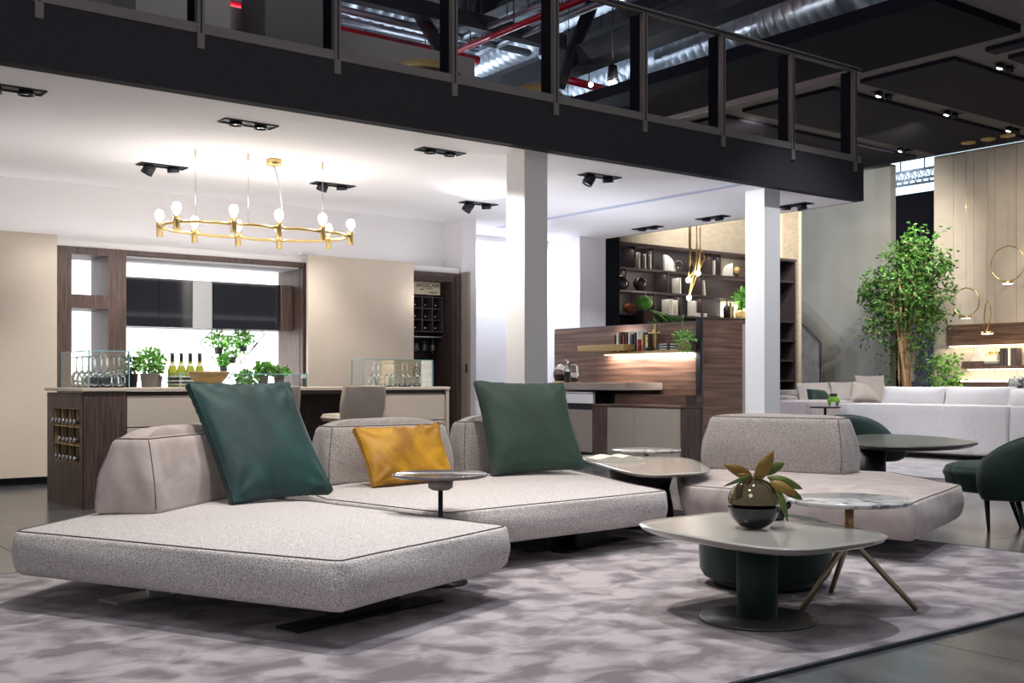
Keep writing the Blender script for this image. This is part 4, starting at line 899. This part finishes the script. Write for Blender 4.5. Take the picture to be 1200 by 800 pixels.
O('triangle_ornament', m, 'label', label='white triangle ornament on the lit wall shelf', cat='ornament')
c=onW(1163); t=T('stacked_box','white box on dark books on the lit wall shelf','box',c); O('box_base', B(20.7,c.y-.2,c.z,20.92,c.y+.13,c.z+.04), 'bookdark', t); O('box_base', B(20.71,c.y-.18,c.z+.04,20.92,c.y+.13,c.z+.08), 'chrome', t); O('box_body', B(20.71,c.y-.14,c.z+.08,20.92,c.y+.13,c.z+.20), 'bookwhite', t)
for i,dy in enumerate((.03,-.12)): O('brass_figure', MB().sphere(c+Vector((-.02,dy,.255)),.05,10), 'brass', label=['left small brass ball on the white box','right small brass ball on the white box'][i], cat='ornament')
for i,(px,mt,wd,l) in enumerate(((1177,'bookdark',.09,'thick black book on the lit wall shelf, leftmost'),(1181,'bookdark',.07,'black book beside the thick one on the lit wall shelf'),(1185.5,'bookwhite',.06,'beige book between dark ones on the lit wall shelf'),(1190.5,'shelf',.10,'thick grey-brown book, rightmost on the lit wall shelf'))):
    book(onW(px),wd,.22,.33,mt,l,'books on the lit wall shelf')
# fern
c=onW(1118,1.15); c.x=20.6
t=T('hanging_fern','bushy fern spilling over the lit wall shelves','potted plant',c); m=MB(); r_=random.Random(8)
for k in range(620):
    a=r_.uniform(0,6.28); rr=r_.random()**.5; zz=r_.uniform(-.48,.5); w_=.36*(1-.35*abs(zz)) ; m.leaf(c+Vector((math.cos(a)*rr*.24-.05,math.sin(a)*rr*w_,zz)),(r_.gauss(-.3,.5),r_.gauss(0,.6),r_.uniform(-1,.4)),r_.uniform(.06,.13),.05)
O('fronds', m, 'leaf', t, kind='stuff'); O('pot', MB().lathe([(.09,-.1),(.12,.08),(.11,.08),(.001,.06)],c,16), 'potgrey', t)
# ring pendants
def ringlamp(px,py,r,label,wpx):
    c=PU(px,py,20.1); t=T('ring_lamp',label,'pendant lamp',c); yax=Vector((-.61,.79,0)).normalized()
    O('ring', MB().tube([c+Vector((.45*math.sin(a*.2618)*r*.0,math.cos(a*.2618)*r*1.0,math.sin(a*.2618)*r)) for a in range(24)],.011,6,True), 'brass', t)
    d=c+Vector((0,0,-r-.02)); O('disc', MB().lathe([(.001,.02),(.10,.02),(.105,-.005),(.09,-.02),(.001,-.02)],d,24), 'brass', t); O('diffuser', MB().lathe([(.09,-.021),(.001,-.024)],d,20,False), 'lens', t)
    O('wire', MB().tube([c+Vector((0,0,r)),Vector((c.x,c.y,5.7))],.004,5), 'brass', t)
    light('SPOT', d-Vector((0,0,.05)), 30, (1,.80,.52), .08, d+Vector((.35,0,-2)), 130, .8); return t
ringlamp(1132,354,.27,'brass ring pendant, lower left of the two rings',1138); ringlamp(1181,309,.33,'brass ring pendant, higher one at the right edge',1181)
d=PU(1157,390,20.1); t=T('arch_lamp','brass arch pendant with glowing disc between the two rings','pendant lamp',d)
O('arch', MB().tube([d+Vector((0,.06,.02)),d+Vector((0,.06,.35)),d+Vector((0,.03,.55)),d+Vector((0,-.01,.60)),d+Vector((0,-.06,.50)),d+Vector((0,-.08,.3)),d+Vector((0,.02,.03))],.013,7), 'brass', t)
O('disc', MB().lathe([(.001,.02),(.11,.02),(.115,-.01),(.001,-.02)],d,24), 'brass', t); O('diffuser', MB().lathe([(.10,-.021),(.001,-.024)],d,20,False), 'lens', t); O('wire', MB().tube([d+Vector((0,.01,.6)),Vector((d.x,d.y,5.7))],.004,5), 'brass', t)
light('SPOT', d-Vector((0,0,.05)), 25, (1,.80,.52), .08, d+Vector((.35,0,-2)), 130, .8)
for i,px in enumerate((1135,1158,1181)):
    c=PU(px,171-(px-1135)*.16,20.0); c.z=5.72; O('ceiling_canopy', MB().lathe([(.001,-.09),(.13,-.09),(.13,0),(.001,0)],c,20), 'gold', label=['leftmost gold ceiling canopy above the beige wall','middle gold ceiling canopy above the beige wall','rightmost gold ceiling canopy above the beige wall'][i], cat='ceiling canopy')

# ---- ficus tree
tb0=PU(1062,500,19.8); tb0.z=0
ft=T('ficus_tree','tall multi-stemmed ficus tree in front of the dark gap in the walls','tree',tb0)
r_=random.Random(11); ends=[]; vr=Vector((CA,-SA,0)) # spread direction across the room
for k in range(7):
    s0=tb0+Vector((r_.uniform(-.15,.15),r_.uniform(-.15,.15),.1)); sx=r_.uniform(-.3,.3)+(k-3)*.07; hh=r_.uniform(2.4,3.4)
    p1=s0+vr*sx*.35+Vector((0,0,hh*.45)); p2=s0+vr*sx*.9+Vector((r_.uniform(-.2,.2),r_.uniform(-.2,.2),hh)); O('trunk', MB().tube([s0,s0.lerp(p1,.5)+vr*.03,p1,p1.lerp(p2,.5),p2],.042,7,r2=.012), 'bark', ft); ends.append((p1,p2))
m=MB(); tw=MB()
def blob(px,py,rx,rz,n):
    c=PU(px,py,19.8)
    for k in range(n):
        a=max(-1,min(1,r_.gauss(0,.48))); b=r_.gauss(0,.5); q=max(-1,min(1,r_.gauss(0,.48)))
        p=c+vr*a*rx+Vector((SA,CA,0))*b*rx*.9+Vector((0,0,q*rz*1.1))
        for _ in range(6):
            m.leaf(p+Vector((r_.gauss(0,.05),r_.gauss(0,.05),r_.gauss(0,.05))),(r_.gauss(0,.6),r_.gauss(0,.6),r_.uniform(-1,.2)),r_.uniform(.07,.12),.045)
        if k%6==0: tw.tube([c+(p-c)*.2,p],.006,4)
for b_ in ((1066,278,.12,.25,16),(1078,290,.42,.35,75),(1060,300,.42,.3,70),(1075,318,.65,.4,140),(1050,335,.6,.35,110),(1085,345,.55,.4,120),(1035,330,.35,.25,45),(1062,365,.75,.45,150),(1030,352,.35,.25,55),(1016,345,.22,.18,28),(1045,385,.55,.35,75),(1088,375,.4,.4,70),(1098,312,.3,.3,35),(1105,308,.14,.15,14),(1048,410,.35,.25,12),(1080,405,.3,.3,16),(1046,435,.25,.25,10),(1083,432,.25,.25,12),(1026,368,.22,.25,12)): blob(*b_)
O('foliage', m, 'leafd', ft, kind='stuff'); O('twigs', tw, 'bark', ft, kind='stuff'); O('planter', MB().lathe([(.25,0),(.32,.5),(.34,.5),(.28,.45),(.001,.44)],tb0,20), 'potgrey', ft)
light('SPOT', (17.9,9.3,5.5), 520, (1,.95,.85), .05, (20.3,13.8,2.0), 42, .7)
O('lace_screen', B(21.6,13.2,0,21.65,14.1,2.4), 'tree_mesh', label='perforated pale screen panel behind the ficus trunks', cat='screen'); O('switch_box', B(21.5,PU(1062,430,21.5).y-.12,1.1,21.6,PU(1062,430,21.5).y+.1,1.75), 'grey_fabric', label='pale wall box with small lock behind the ficus trunks', cat='wall box')

# ================================================================== WHITE SOFAS IN THE BACKGROUND
ST('floor_rug', B(11.6,4.5,0,20.0,11.6,.012), 'pale_rug').name='rug'
bpy.data.objects['rug']['kind']='structure'
o=bpy.data.objects['rug']; del o['kind']; setp(o,'pale plush rug under the white sofa group','rug')
def sblock(x0,y0,x1,y1,z0,z1,rc=.05,cr=.01):
    return soft([(x0,y0),(x1,y0),(x1,y1),(x0,y1)],[(x0,y0),(x1,y0),(x1,y1),(x0,y1)],z0,z1,rc,.04,cr,.006)[0]
sa=T('white_sofa','long white sofa seen from behind across the hall','sofa',(14.9,9.2,0))
yj=PU(1182,480,14.35).y; ye=PU(983,480,14.35).y
O('back_panel', sblock(14.32,yj,14.55,ye,.10,.775), 'white_fabric', sa); O('back_panel', sblock(14.32,4.6,14.55,yj-.02,.10,.775), 'white_fabric', sa)
O('base', sblock(14.5,4.7,15.6,ye-.05,.10,.36), 'white_fabric', sa); O('seat_cushion', sblock(14.6,yj,15.7,ye-.1,.36,.50), 'white_fabric', sa); O('seat_cushion', sblock(14.6,4.7,15.7,yj-.02,.36,.50), 'white_fabric', sa)
for y in (5.0,7.6,8.0,ye-.5): O('leg', B(14.6,y,0,15.3,y+.06,.10), 'darkmetal', sa)
def wp(px0,px1,py0,py1,u,t,label,mat='white_fabric',rz=0):
    a=PU(px0,py1,u); b=PU(px1,py1,u); c=PU(px1,py0,u+.12); d=PU(px0,py0,u+.12); z0=CH-(py1-HZ)/F*0; zz=min(a.z,b.z)
    c.z=d.z=(c.z+d.z)/2; a.z=b.z=zz; c.y=b.y; d.y=a.y
    return pillow('sofa_cushion',label,a,b,c,d,t,mat,.02,.04,14,.004,group='white back cushions of the long sofa' if mat=='white_fabric' else None,seed=px0)
wp(1031,1105,453,480,14.75,.20,'white back cushion at the left end of the long sofa'); wp(1104,1186,453,482,14.75,.20,'white back cushion in the middle of the long sofa'); wp(1177,1245,455,484,14.75,.20,'white back cushion cut by the right edge on the long sofa')
# second sofa at right angles
s2_=T('corner_sofa','white sofa facing the room behind the lime vase','sofa',(17,12.3,0))
def X(px,v): return xv(px,v)
O('back_panel', sblock(X(925,12.7),12.7,18.6,12.95,.1,.95), 'white_fabric', s2_); O('base', sblock(X(922,12),11.9,18.6,12.7,.1,.62), 'white_fabric', s2_)
O('armrest', sblock(X(919,11.9),11.85,X(919,11.9)+.35,12.9,.1,.86,.1), 'grey_fabric', s2_); O('seat_cushion', sblock(X(934,11.9),11.85,18.6,12.6,.62,.72), 'white_fabric', s2_)
def vp(p,t,v,label,mat,name='throw_cushion',dy=.2):
    (ax,ay),(bx,by),(cx,cy),(dx,dy_) = p
    q=[PV(ax,ay,v),PV(bx,by,v),PV(cx,cy,v+dy),PV(dx,dy_,v+dy)]; return pillow(name,label,*q,t,mat,.02,.05,14,.004,seed=ax)
for x in (X(930,12)+.1,18.3):
    for y in (12.0,12.8): O('leg', B(x,y,0,x+.06,y+.06,.10), 'darkmetal', s2_)
vp(((938,473),(977,473),(970,448),(933,449)),.2,12.35,'white back cushion at the left of the corner sofa','white_fabric'); vp(((976,473),(1006,473),(1006,447),(972,448)),.2,12.35,'second white back cushion from the left on the corner sofa','white_fabric')
vp(((1004,476),(1038,478),(1035,440),(1002,440)),.2,12.3,'raised white cushion standing highest on the corner sofa','white_fabric')
vp(((949,475),(978,476),(966,458),(946,456)),.16,11.95,'teal velvet cushion on the corner sofa','teal'); vp(((996,470),(1034,474),(1018,453),(1000,447)),.2,11.8,'beige tilted cushion beside the lime vase','grey_fabric')
t=T('footstool','mauve upholstered bench before the corner sofa','bench',(X(955,11),11,0)); O('base', B(X(932,11),10.8,0,X(978,11),11.2,.11), 'darkmetal', t); O('cushion', soft([(X(926,11),10.7),(X(984,11),10.7),(X(984,11),11.3),(X(926,11),11.3)],[(X(926,11),10.7),(X(984,11),10.7),(X(984,11),11.3),(X(926,11),11.3)],.1,.80,.12,.1,.02)[0], 'mauve', t)
c=PV(967,478,10.4); t=T('black_side_table','small black tray table with the lime vase','side table',(c.x,c.y,0)); O('top', MB().lathe([(.001,0),(.22,0),(.23,.02),(.001,.02)],c,24), 'black', t); O('stem', MB().tube([Vector((c.x,c.y,0)),c],.02,8), 'black', t); O('foot', MB().lathe([(.16,0),(.16,.015),(.001,.02)],Vector((c.x,c.y,0)),24), 'black', t)
c2=Vector((c.x+.13,c.y-.05,c.z+.021)); t=T('lime_vase','small square lime-green glass vase on the black tray table','vase',c2); O('body', MB().lathe([(.04,0),(.075,.03),(.09,.08),(.085,.12),(.05,.155),(.05,.19),(.001,.19)],c2,16), mk('lime_glass',(.18,.42,.03),(.03,.12,.02),9,rough=.08,coat=.5,lo=.45,hi=.55), t); O('neck', MB().lathe([(.053,.15),(.058,.19),(.03,.195)],c2,16), 'black', t)
O('open_card', B(c.x+.0,c.y-.12,c.z+.021,c.x+.10,c.y-.10,c.z+.09), 'label', label='white card standing beside the lime vase', cat='card')
O('white_vase', MB().lathe([(.05,-.1),(.12,-.03),(.14,.04),(.11,.11),(.05,.15),(.001,.15)],PU(1192,452,16.5),18), mk('ribbed_stone',(.65,.65,.62),(.12,.12,.12),20,lo=.45,hi=.55), label='grey-white ribbed round vase beyond the long sofa', cat='vase')
vy=PU(1192,455,16.5).y; vz=PU(1192,452,16.5).z-.10
t=T('vase_table','dark table under the ribbed vase beyond the long sofa','table',(16.5,vy,0)); O('tabletop', B(16.2,vy-.3,vz-.04,16.9,vy+.3,vz), 'darktop', t); O('leg', B(16.5,vy-.03,0,16.56,vy+.03,vz-.041), 'black', t)

# ================================================================== DARK TABLE AND GREEN CHAIRS
c=W(3.72,10.5); t=T('dark_table','long dark bronze oval table between the green chairs','table',c)
m=MB(); n=40; pts=[]
dirL=W(.30,1.0).normalized(); dirS=W(1.0,-.30).normalized()
ed=[PZ(px,py,.565) for px,py in ((1147,519),(1128,522),(1100,523.5),(1068,524),(1035,523.5),(1004,521),(988,516),(994,511),(1015,508.8),(1045,508.5),(1075,510),(1105,512),(1132,515.5),(1145,517.5))]
oc,_=outline(ccw([(p.x,p.y) for p in ed]),.05,3,2); cc=sum(oc,Vector((0,0)))/len(oc)
m.rings([[Vector((*(cc+(p-cc)*k),z)) for p in oc] for k,z in ((.90,.525),(.99,.552),(1,.560),(.995,.567),(.9,.567),(.02,.567))]); O('tabletop', m, 'darktop', t)
lx=PV(1022,530,1);lp=W((1022-600)/F*10.15,10.15); O('pedestal', MB().lathe([(.12,0),(.12,.53)],lp,24), 'darkmetal', t); O('base_plate', MB().lathe([(.32,0),(.32,.012),(.001,.014)],lp,32), 'darkmetal', t)
def barrel(loc,rz,label):
    t=T('barrel_chair',label,'armchair',(0,0,0),'dark green velvet barrel chairs')
    n=26; R=[]
    for k in range(n+1):
        a=math.radians(98+(262-98)*k/n); f=abs(k/n*2-1)          # 0 at the back, 1 at the arm tips
        zt=.735-.22*f**2.6; th=.095*(1-.30*f**4); r0=.36; cx,cy=math.cos(a),math.sin(a)
        sec=[]
        for q in range(16):
            b=q/16*2*math.pi; hz=(zt-.24)/2; zz=.24+hz+math.sin(b)*hz; taper=1-.25*max(0,math.sin(b)); flare=.035*(zz-.27)/.45
            rr=r0+math.copysign(abs(math.cos(b))**.6,math.cos(b))*th*taper+flare-.04*max(0,(.36-zz)/.1)*1
            sec.append(Vector((cx*rr*1.02-.0,cy*rr,zz)))
        R.append(sec)
    mb=MB(); mb.rings(R); O('back_shell', mb, 'dgreen', t)
    O('seam', MB().tube([Vector((p[4].x,p[4].y,p[4].z+.001)) for p in R],.005,5), 'green', t)
    poly=[(-.30,-.29),(.10,-.31),(.36,-.25),(.42,0),(.36,.25),(.10,.31),(-.30,.29)]
    O('seat', soft(poly,poly,.27,.475,.10,.12,.03,.015)[0], 'dgreen', t)
    for sx in (1,-1):
        for sy in (1,-1): O('leg', MB().tube([(sx*.12-.06,sy*.13,.30),(sx*.15-.16,sy*.20,.0)],.024,8,r2=.011), 'darkmetal', t)
    O('under_frame', MB().tube([(-.18,-.14,.27),(.07,-.14,.27),(.07,.14,.27),(-.18,.14,.27)],.014,6,True), 'darkmetal', t)
    t.location=loc; t.rotation_euler[2]=rz; return t
rd=-math.atan2(SA,CA)
barrel(W(3.66,8.40),rd+2.15,'green velvet barrel chair at the right edge, side view with splayed legs'); barrel(W(3.76,11.95),rd-1.2,'green velvet barrel chair behind the dark oval table')

# ================================================================== MAIN RUG
rg=T('area_rug','large mottled mauve-grey rug under the modular sofas','rug',(3.4,4.8,0))
O('pile', B(.02,2.75,0,6.93,6.80,.014), 'rug', rg); m=MB()
for (x0,y0,x1,y1) in ((0,2.73,6.95,2.75),(0,6.8,6.95,6.82),(0,2.75,.02,6.8),(6.93,2.75,6.95,6.8)): m.box(x0,y0,0,x1,y1,.0145)
O('binding', m, 'rugedge', rg)
Z0=.0145
# ================================================================== MODULAR SOFAS
def WP(l): return [tuple(W(a,b)[:2]) for a,b in l]
A_=[(-2.43,5.46),(-.69,4.52),(.0,5.66),(-1.2,6.84),(-2.12,7.35)]
SAO=platform('modular_sofa','large low sofa island in the foreground in cream bouclé fabric',WP(A_),'fabric')
B_=[(-.36,6.20),(1.04,7.48),(.50,9.25),(.40,9.45),(-1.62,8.05),(-1.17,6.95)]
SBO=platform('modular_sofa','cream bouclé sofa island in the middle with the mustard cushion',WP(B_),'fabric')
C_=[(1.19,7.88),(2.39,6.70),(3.16,7.90),(3.04,9.0),(1.95,9.85),(1.40,9.5)]
SCO=platform('modular_sofa','pale leather sofa island on the right with the taupe backrest',WP(C_),'nubuck',z0=.14)
# blade feet
def foot(par,a,b,wd,mat='chrome',bl=True):
    a=W(*a);b=W(*b);t=(b-a).normalized();u=Vector((-t.y,t.x,0))*wd/2; z=Z0
    m=MB(); m.add([a-u+Vector((0,0,z)),b-u+Vector((0,0,z)),b+u+Vector((0,0,z)),a+u+Vector((0,0,z)),a-u+Vector((0,0,z+.012)),b-u+Vector((0,0,z+.012)),b+u+Vector((0,0,z+.012)),a+u+Vector((0,0,z+.012))],[(0,3,2,1),(4,5,6,7),(0,1,5,4),(1,2,6,5),(2,3,7,6),(3,0,4,7)])
    f=O('foot_plate', m, mat, par)
    u=u*.12; p=a.lerp(b,.25); q=a.lerp(b,.75); m=MB(); z1=.21
    m.add([p-u+Vector((0,0,z)),q-u+Vector((0,0,z)),q+u+Vector((0,0,z)),p+u+Vector((0,0,z)),p-u+Vector((0,0,z1)),q-u+Vector((0,0,z1)),q+u+Vector((0,0,z1)),p+u+Vector((0,0,z1))],[(0,3,2,1),(4,5,6,7),(0,1,5,4),(1,2,6,5),(2,3,7,6),(3,0,4,7)])
    O('foot_blade', m, mat if bl else 'darkmetal', f)
foot(SAO,(-1.98,5.53),(-1.45,6.3),.16); foot(SAO,(-.98,4.92),(-.40,5.62),.16,'darkmetal'); 
foot(SBO,(.30,7.15),(.75,7.8),.12,'darkmetal'); foot(SBO,(-.8,7.2),(-.2,8.2),.12,'darkmetal'); foot(SBO,(.1,7.2),(.55,7.6),.10,'darkmetal')
foot(SCO,(2.2,7.3),(2.75,8.1),.14,'darkmetal'); foot(SCO,(1.6,8.1),(2.1,8.9),.14,'darkmetal')
# backrests
def quad(a,b,dep,ina=0,inb=0,f0=0,bk=0):   # front-left a, front-right b, depth, shrink left/right, lean front/back
    a=Vector(a);b=Vector(b);t=(b-a).normalized();n=Vector((-t.y,t.x))
    return [a+t*ina+n*f0, b-t*inb+n*f0, b-t*inb+n*(dep-bk), a+t*ina+n*(dep-bk)]
def br(name,label,a,b,dep,z1,mat,ina=.06,inb=.06,f0=.08,bk=.06,crown=.03,z0=.395):
    return backrest(name,label,WP(quad(a,b,dep)),WP(quad(a,b,dep,ina,inb,f0,bk)),z0,z1,mat,crown)
br(SAO,'blush leather backrest block',(-1.86,5.93),(-1.62,7.15),.40,.80,'nubuck',.05,.05,.07,.08,.05)
br(SBO,'melange grey backrest behind the mustard cushion',(-1.25,7.66),(-.40,8.30),.36,.795,'fabric2',.05,.04,.05,.05,.045)
br(SBO,'melange grey backrest behind the dark green cushion',(-.36,8.47),(.42,9.06),.30,.80,'fabric2',.04,.05,.05,.05,.045)
br(SCO,'long melange grey backrest',(1.50,9.14),(2.46,8.40),.42,.825,'fabric2',.06,.04,.05,.09,.02)
# cushions
def cpt(px,py,d): return W((px-600)/F*d,d,CH-(py-HZ)/F*d)
pillow('cushion','large teal velvet cushion leaning on the foreground sofa',cpt(272,590,6.36),cpt(388,577,6.85),cpt(336,450,7.1),cpt(219,449,6.62),.15,'teal',.05,.05,36,.009,seed=2)
pillow('cushion','mustard velvet rectangular cushion on the middle sofa',cpt(437,571,7.42),cpt(532,561,7.86),cpt(513,497,8.02),cpt(414,503,7.60),.13,'yellow',.035,.06,36,.013,seed=5)
pillow('cushion','dark green velvet cushion on the middle sofa right of the glass table',cpt(578,557,8.28),cpt(685,549,8.62),cpt(658,450,8.86),cpt(556,447,8.55),.15,'green',.045,.05,30,.006,seed=9)
# ================================================================== TABLES
def top_from(poly,z,th,rc,mat,par,k=2):
    oc=[Vector(p) for p in ccw(poly)]; cc=sum(oc,Vector((0,0)))/len(oc); m=MB()
    m.rings([[Vector((*(cc+(p-cc)*s_),zz)) for p in oc] for s_,zz in ((.90,z-th),(.97,z-th*.55),(.995,z-th*.15),(1,z-.004),(.996,z),(.9,z),(.02,z))]); return O('tabletop', m, mat, par)
def squircle(base,e=4.0,n=72):
    a,b,c,d=[Vector(W(*p)[:2]) for p in base]; out=[]
    for k in range(n):
        t=k/n*2*math.pi; u=math.copysign(abs(math.cos(t))**(2/e),math.cos(t)); v=math.copysign(abs(math.sin(t))**(2/e),math.sin(t)); u*=1.0; v*=1.0
        x=(u+1)/2; y=(v+1)/2; out.append(tuple(a*(1-x)*(1-y)+b*x*(1-y)+c*x*y+d*(1-x)*y))
    return out
def bulge(P,k=.06):
    P=[Vector(p) for p in P]; c=sum(P,Vector((0,0)))/len(P); out=[]
    for i,p in enumerate(P):
        q=P[(i+1)%len(P)]; out.append(p); 
        for f in (.25,.5,.75): mm=p.lerp(q,f); out.append(mm+(mm-c).normalized()*k*math.sin(f*math.pi))
    return out
ct=T('coffee_table','low greige coffee table with rounded square top and vase, foreground right',"coffee table",W(1.12,5.14))
base=[(.50,5.42),(1.09,4.46),(1.76,4.97),(1.22,6.02)]
top_from(squircle(base),.42,.035,.0,'greytop',ct)
lc=W(1.12,5.16); O('column', MB().lathe([(.092,.03),(.092,.385)],lc,32), 'dgreen', ct); O('base_plate', MB().lathe([(.265,Z0),(.265,.024),(.255,.03),(.001,.031)],lc,48), 'darktop', ct)
pf=T('velvet_pouf','round dark green velvet pouf under the coffee table','pouf',W(1.355,6.05))
pc=W(1.355,6.05); O('body', MB().lathe([(.28,.055),(.325,.065),(.345,.10),(.35,.2),(.35,.30),(.335,.345),(.28,.365),(.001,.37)],pc,48), 'dgreen', pf); O('plinth', MB().lathe([(.27,Z0),(.27,.06)],pc,40), 'black', pf)
O('seam', MB().tube([pc+Vector((math.cos(a*.1309)*.336,math.sin(a*.1309)*.336,.345)) for a in range(48)],.004,5,True), 'green', pf)
def leg3(name,label,c,z,R,foot_,mat,ang0,rot=0,top='marble',stem='copper'):
    t=T(name,label,'side table',c); O('marble_top', MB().lathe([(.001,z-.022),(R*.94,z-.022),(R*.985,z-.014),(R,z-.004),(R-.003,z),(.001,z)],c,56), top, t)
    hub=.30; O('stem', MB().tube([c+Vector((0,0,hub)),c+Vector((0,0,z-.02))],.022,12), stem, t)
    for k in range(3):
        a=ang0+k*2*math.pi/3; dv=Vector((math.cos(a),math.sin(a),0)); O('leg', MB().tube([c+Vector((0,0,hub+.05)),c+dv*.03+Vector((0,0,hub+.01)),c+dv*foot_+Vector((0,0,Z0+.006))],.019,8,r2=.013), mat, t)
    return t
cm=W(1.643,5.50); fwd=math.atan2(CA,SA)
leg3('marble_side_table','round white marble side table on splayed bronze legs beside the coffee table',cm,.53,.30,.315,'bronzeleg',fwd)
c3=W(1.19,10.0); leg3('marble_side_table','round white marble table with brass stem behind the open book',c3,.50,.31,.17,'bronzeleg',fwd+.5,stem='brass')
gt=W(-.385,6.08); t=T('glass_side_table','round smoked glass side table in front of the mustard cushion','side table',gt)
z=.60; O('tabletop', MB().lathe([(.001,z-.022),(.14,z-.022),(.245,z-.014),(.262,z-.004),(.262,z+.004),(.254,z+.006),(.248,z+.001),(.001,z+.001)],gt,56), 'smoked', t)
O('hub', MB().lathe([(.001,z-.085),(.045,z-.083),(.066,z-.07),(.068,z-.023),(.001,z-.023)],gt,32), 'bronze', t); O('stem', MB().lathe([(.013,.03),(.013,z-.08)],gt,14), 'darkmetal', t); O('base_plate', MB().lathe([(.145,Z0),(.145,.026),(.02,.032),(.001,.032)],gt,40), 'darkmetal', t)
bkt=T('book_table','greige side table bridging the two right sofa islands, with open book','side table',W(.93,8.22))
base=[(.48,9.95),(.86,7.62),(1.46,7.98),(1.52,9.65)]
top_from(squircle(base),.46,.03,.0,'greytop',bkt)
lc=W(.98,8.55); O('column', MB().lathe([(.25,.03),(.24,.15),(.21,.3),(.25,.43)],lc,36), 'black', bkt); O('base_plate', MB().lathe([(.27,Z0),(.27,.024),(.001,.03)],lc,44), 'blackgloss', bkt)
# open book
bc=W(.84,9.15,.461); bo=T('open_book','open book with cream pages lying on the greige side table','book',bc)
t1=W(.93,.25).normalized(); t2=Vector((-t1.y,t1.x,0)); 
for s in (1,-1):
    R=[]
    for k in range(9):
        f=k/8; x=f*.21*s; zt=.022+.022*math.sin(min(1,f*1.25)*math.pi)*(1-f*.4)+.006*(1-f)
        q=bc+t1*x; R.append([q-t2*.14+Vector((0,0,.003)),q+t2*.14+Vector((0,0,.003)),q+t2*.14+Vector((0,0,zt)),q-t2*.14+Vector((0,0,zt))])
    m=MB(); m.rings(R if s>0 else R[::-1]); m.sm=[False]*len(m.sm); O('page_block', m, 'paper', bo)
m=MB(); cv=[bc-t1*.196-t2*.145,bc+t1*.196-t2*.145,bc+t1*.196+t2*.145,bc-t1*.196+t2*.145]; m.add(cv+[p+Vector((0,0,.003)) for p in cv],[(0,3,2,1),(4,5,6,7),(0,1,5,4),(1,2,6,5),(2,3,7,6),(3,0,4,7)]); O('cover', m, 'bookwhite', bo)
# vase with magnolia leaves
R_=.121; vc=W(1.122,5.24,.4205); vs_=T('sphere_vase','round vase, smoked mirror glass above black glaze, with magnolia leaves','vase',vc)
prof=[(R_*math.sin(a*math.pi/24),R_-R_*math.cos(a*math.pi/24)-.006) for a in range(25)]
lowp=[(r,z_) for r,z_ in prof if z_<=R_*.93 and z_>0]; upp=[(r,z_) for r,z_ in prof if z_>R_*.88 and z_<R_*1.93]
O('lower_bowl', MB().lathe([(.001,.0)]+lowp,vc,40,False), 'vaseblack', vs_, label='glossy black lower half'); O('upper_bowl', MB().lathe(upp,vc,40,False), 'smokeg', vs_, label='smoky gold mirrored upper half'); O('rim', MB().tube([vc+Vector((math.cos(a*.3)*upp[-1][0],math.sin(a*.3)*upp[-1][0],upp[-1][1])) for a in range(21)],.003,5,True), 'smokeg', vs_)
br_=T('magnolia_sprig','sprig of green and bronze magnolia leaves in the round vase','leaves',vc+Vector((0,0,.2)))
fw=W(0,1).normalized(); rt=W(1,0).normalized(); hub=vc+Vector((0,0,.235)); px2=5.24/F
def mleaf(p0,p1,wd,mat,curl=.02,off=0):
    a=W((p0[0]-600)*px2,5.24-.02+off,CH-(p0[1]-HZ)*px2); b=W((p1[0]-600)*px2,5.24-.02+off*1.6,CH-(p1[1]-HZ)*px2); d=b-a; L=d.length; dn=d.normalized(); side=dn.cross(fw).normalized(); up=side.cross(dn); vs=[];fs=[];n=8
    for k in range(n+1):
        f=k/n; w_=wd*.5*(math.sin(math.pi*min(1,f**.8))**.75)+.0015; c=a+d*f-fw*curl*math.sin(f*math.pi)+Vector((0,0,-curl*f*f)); vs+=[c-side*w_-up*.25*w_,c,c+side*w_-up*.25*w_]
    for k in range(n):
        q=k*3; fs+=[(q,q+1,q+4,q+3),(q+1,q+2,q+5,q+4)]
    m=MB(); m.add(vs,fs,True); o=O('magnolia_leaf', m, mat, br_); s_=o.modifiers.new('thick','SOLIDIFY'); s_.thickness=.0015
    O('midrib', MB().tube([vs[k*3+1]-fw*.001 for k in range(n+1)],.0014,4), 'stem', o)
for a in (((884,562),(904,525),.062,'mag_brown',.01,-.01),((881,560),(847,541),.050,'mag_brown',.01,0),((878,556),(845,565),.016,'mag_green',.012,-.03),((878,561),(862,552),.03,'mag_brown',.01,-.02),((893,556),(921,540),.045,'mag_green',.01,.03),((896,558),(936,566),.045,'mag_green',.02,-.03),((898,563),(928,575),.045,'mag_brown',.01,-.05),((912,570),(939,582),.04,'mag_green',.01,0),((905,565),(918,605),.028,'mag_green',.015,-.04)): mleaf(*a)
O('twig', MB().tube([vc+Vector((0,0,.12)),hub,hub+Vector((0,0,.02))],.005,6), 'bark', br_)
c=W((911-600)/F*5.55,5.55,.4205); t=T('stopper_bottle','small black glass bottle with ball stopper behind the round vase','bottle',c)
O('body', MB().lathe([(.001,0),(.03,.002),(.04,.02),(.038,.045),(.02,.062),(.001,.064)],c,20), 'vaseblack', t); O('stopper', MB().sphere(c+rt*.045+Vector((0,0,.075)),.024,12), 'blackgloss', t); O('neck', MB().tube([c+Vector((0,0,.05)),c+rt*.04+Vector((0,0,.07))],.011,8), 'vaseblack', t)
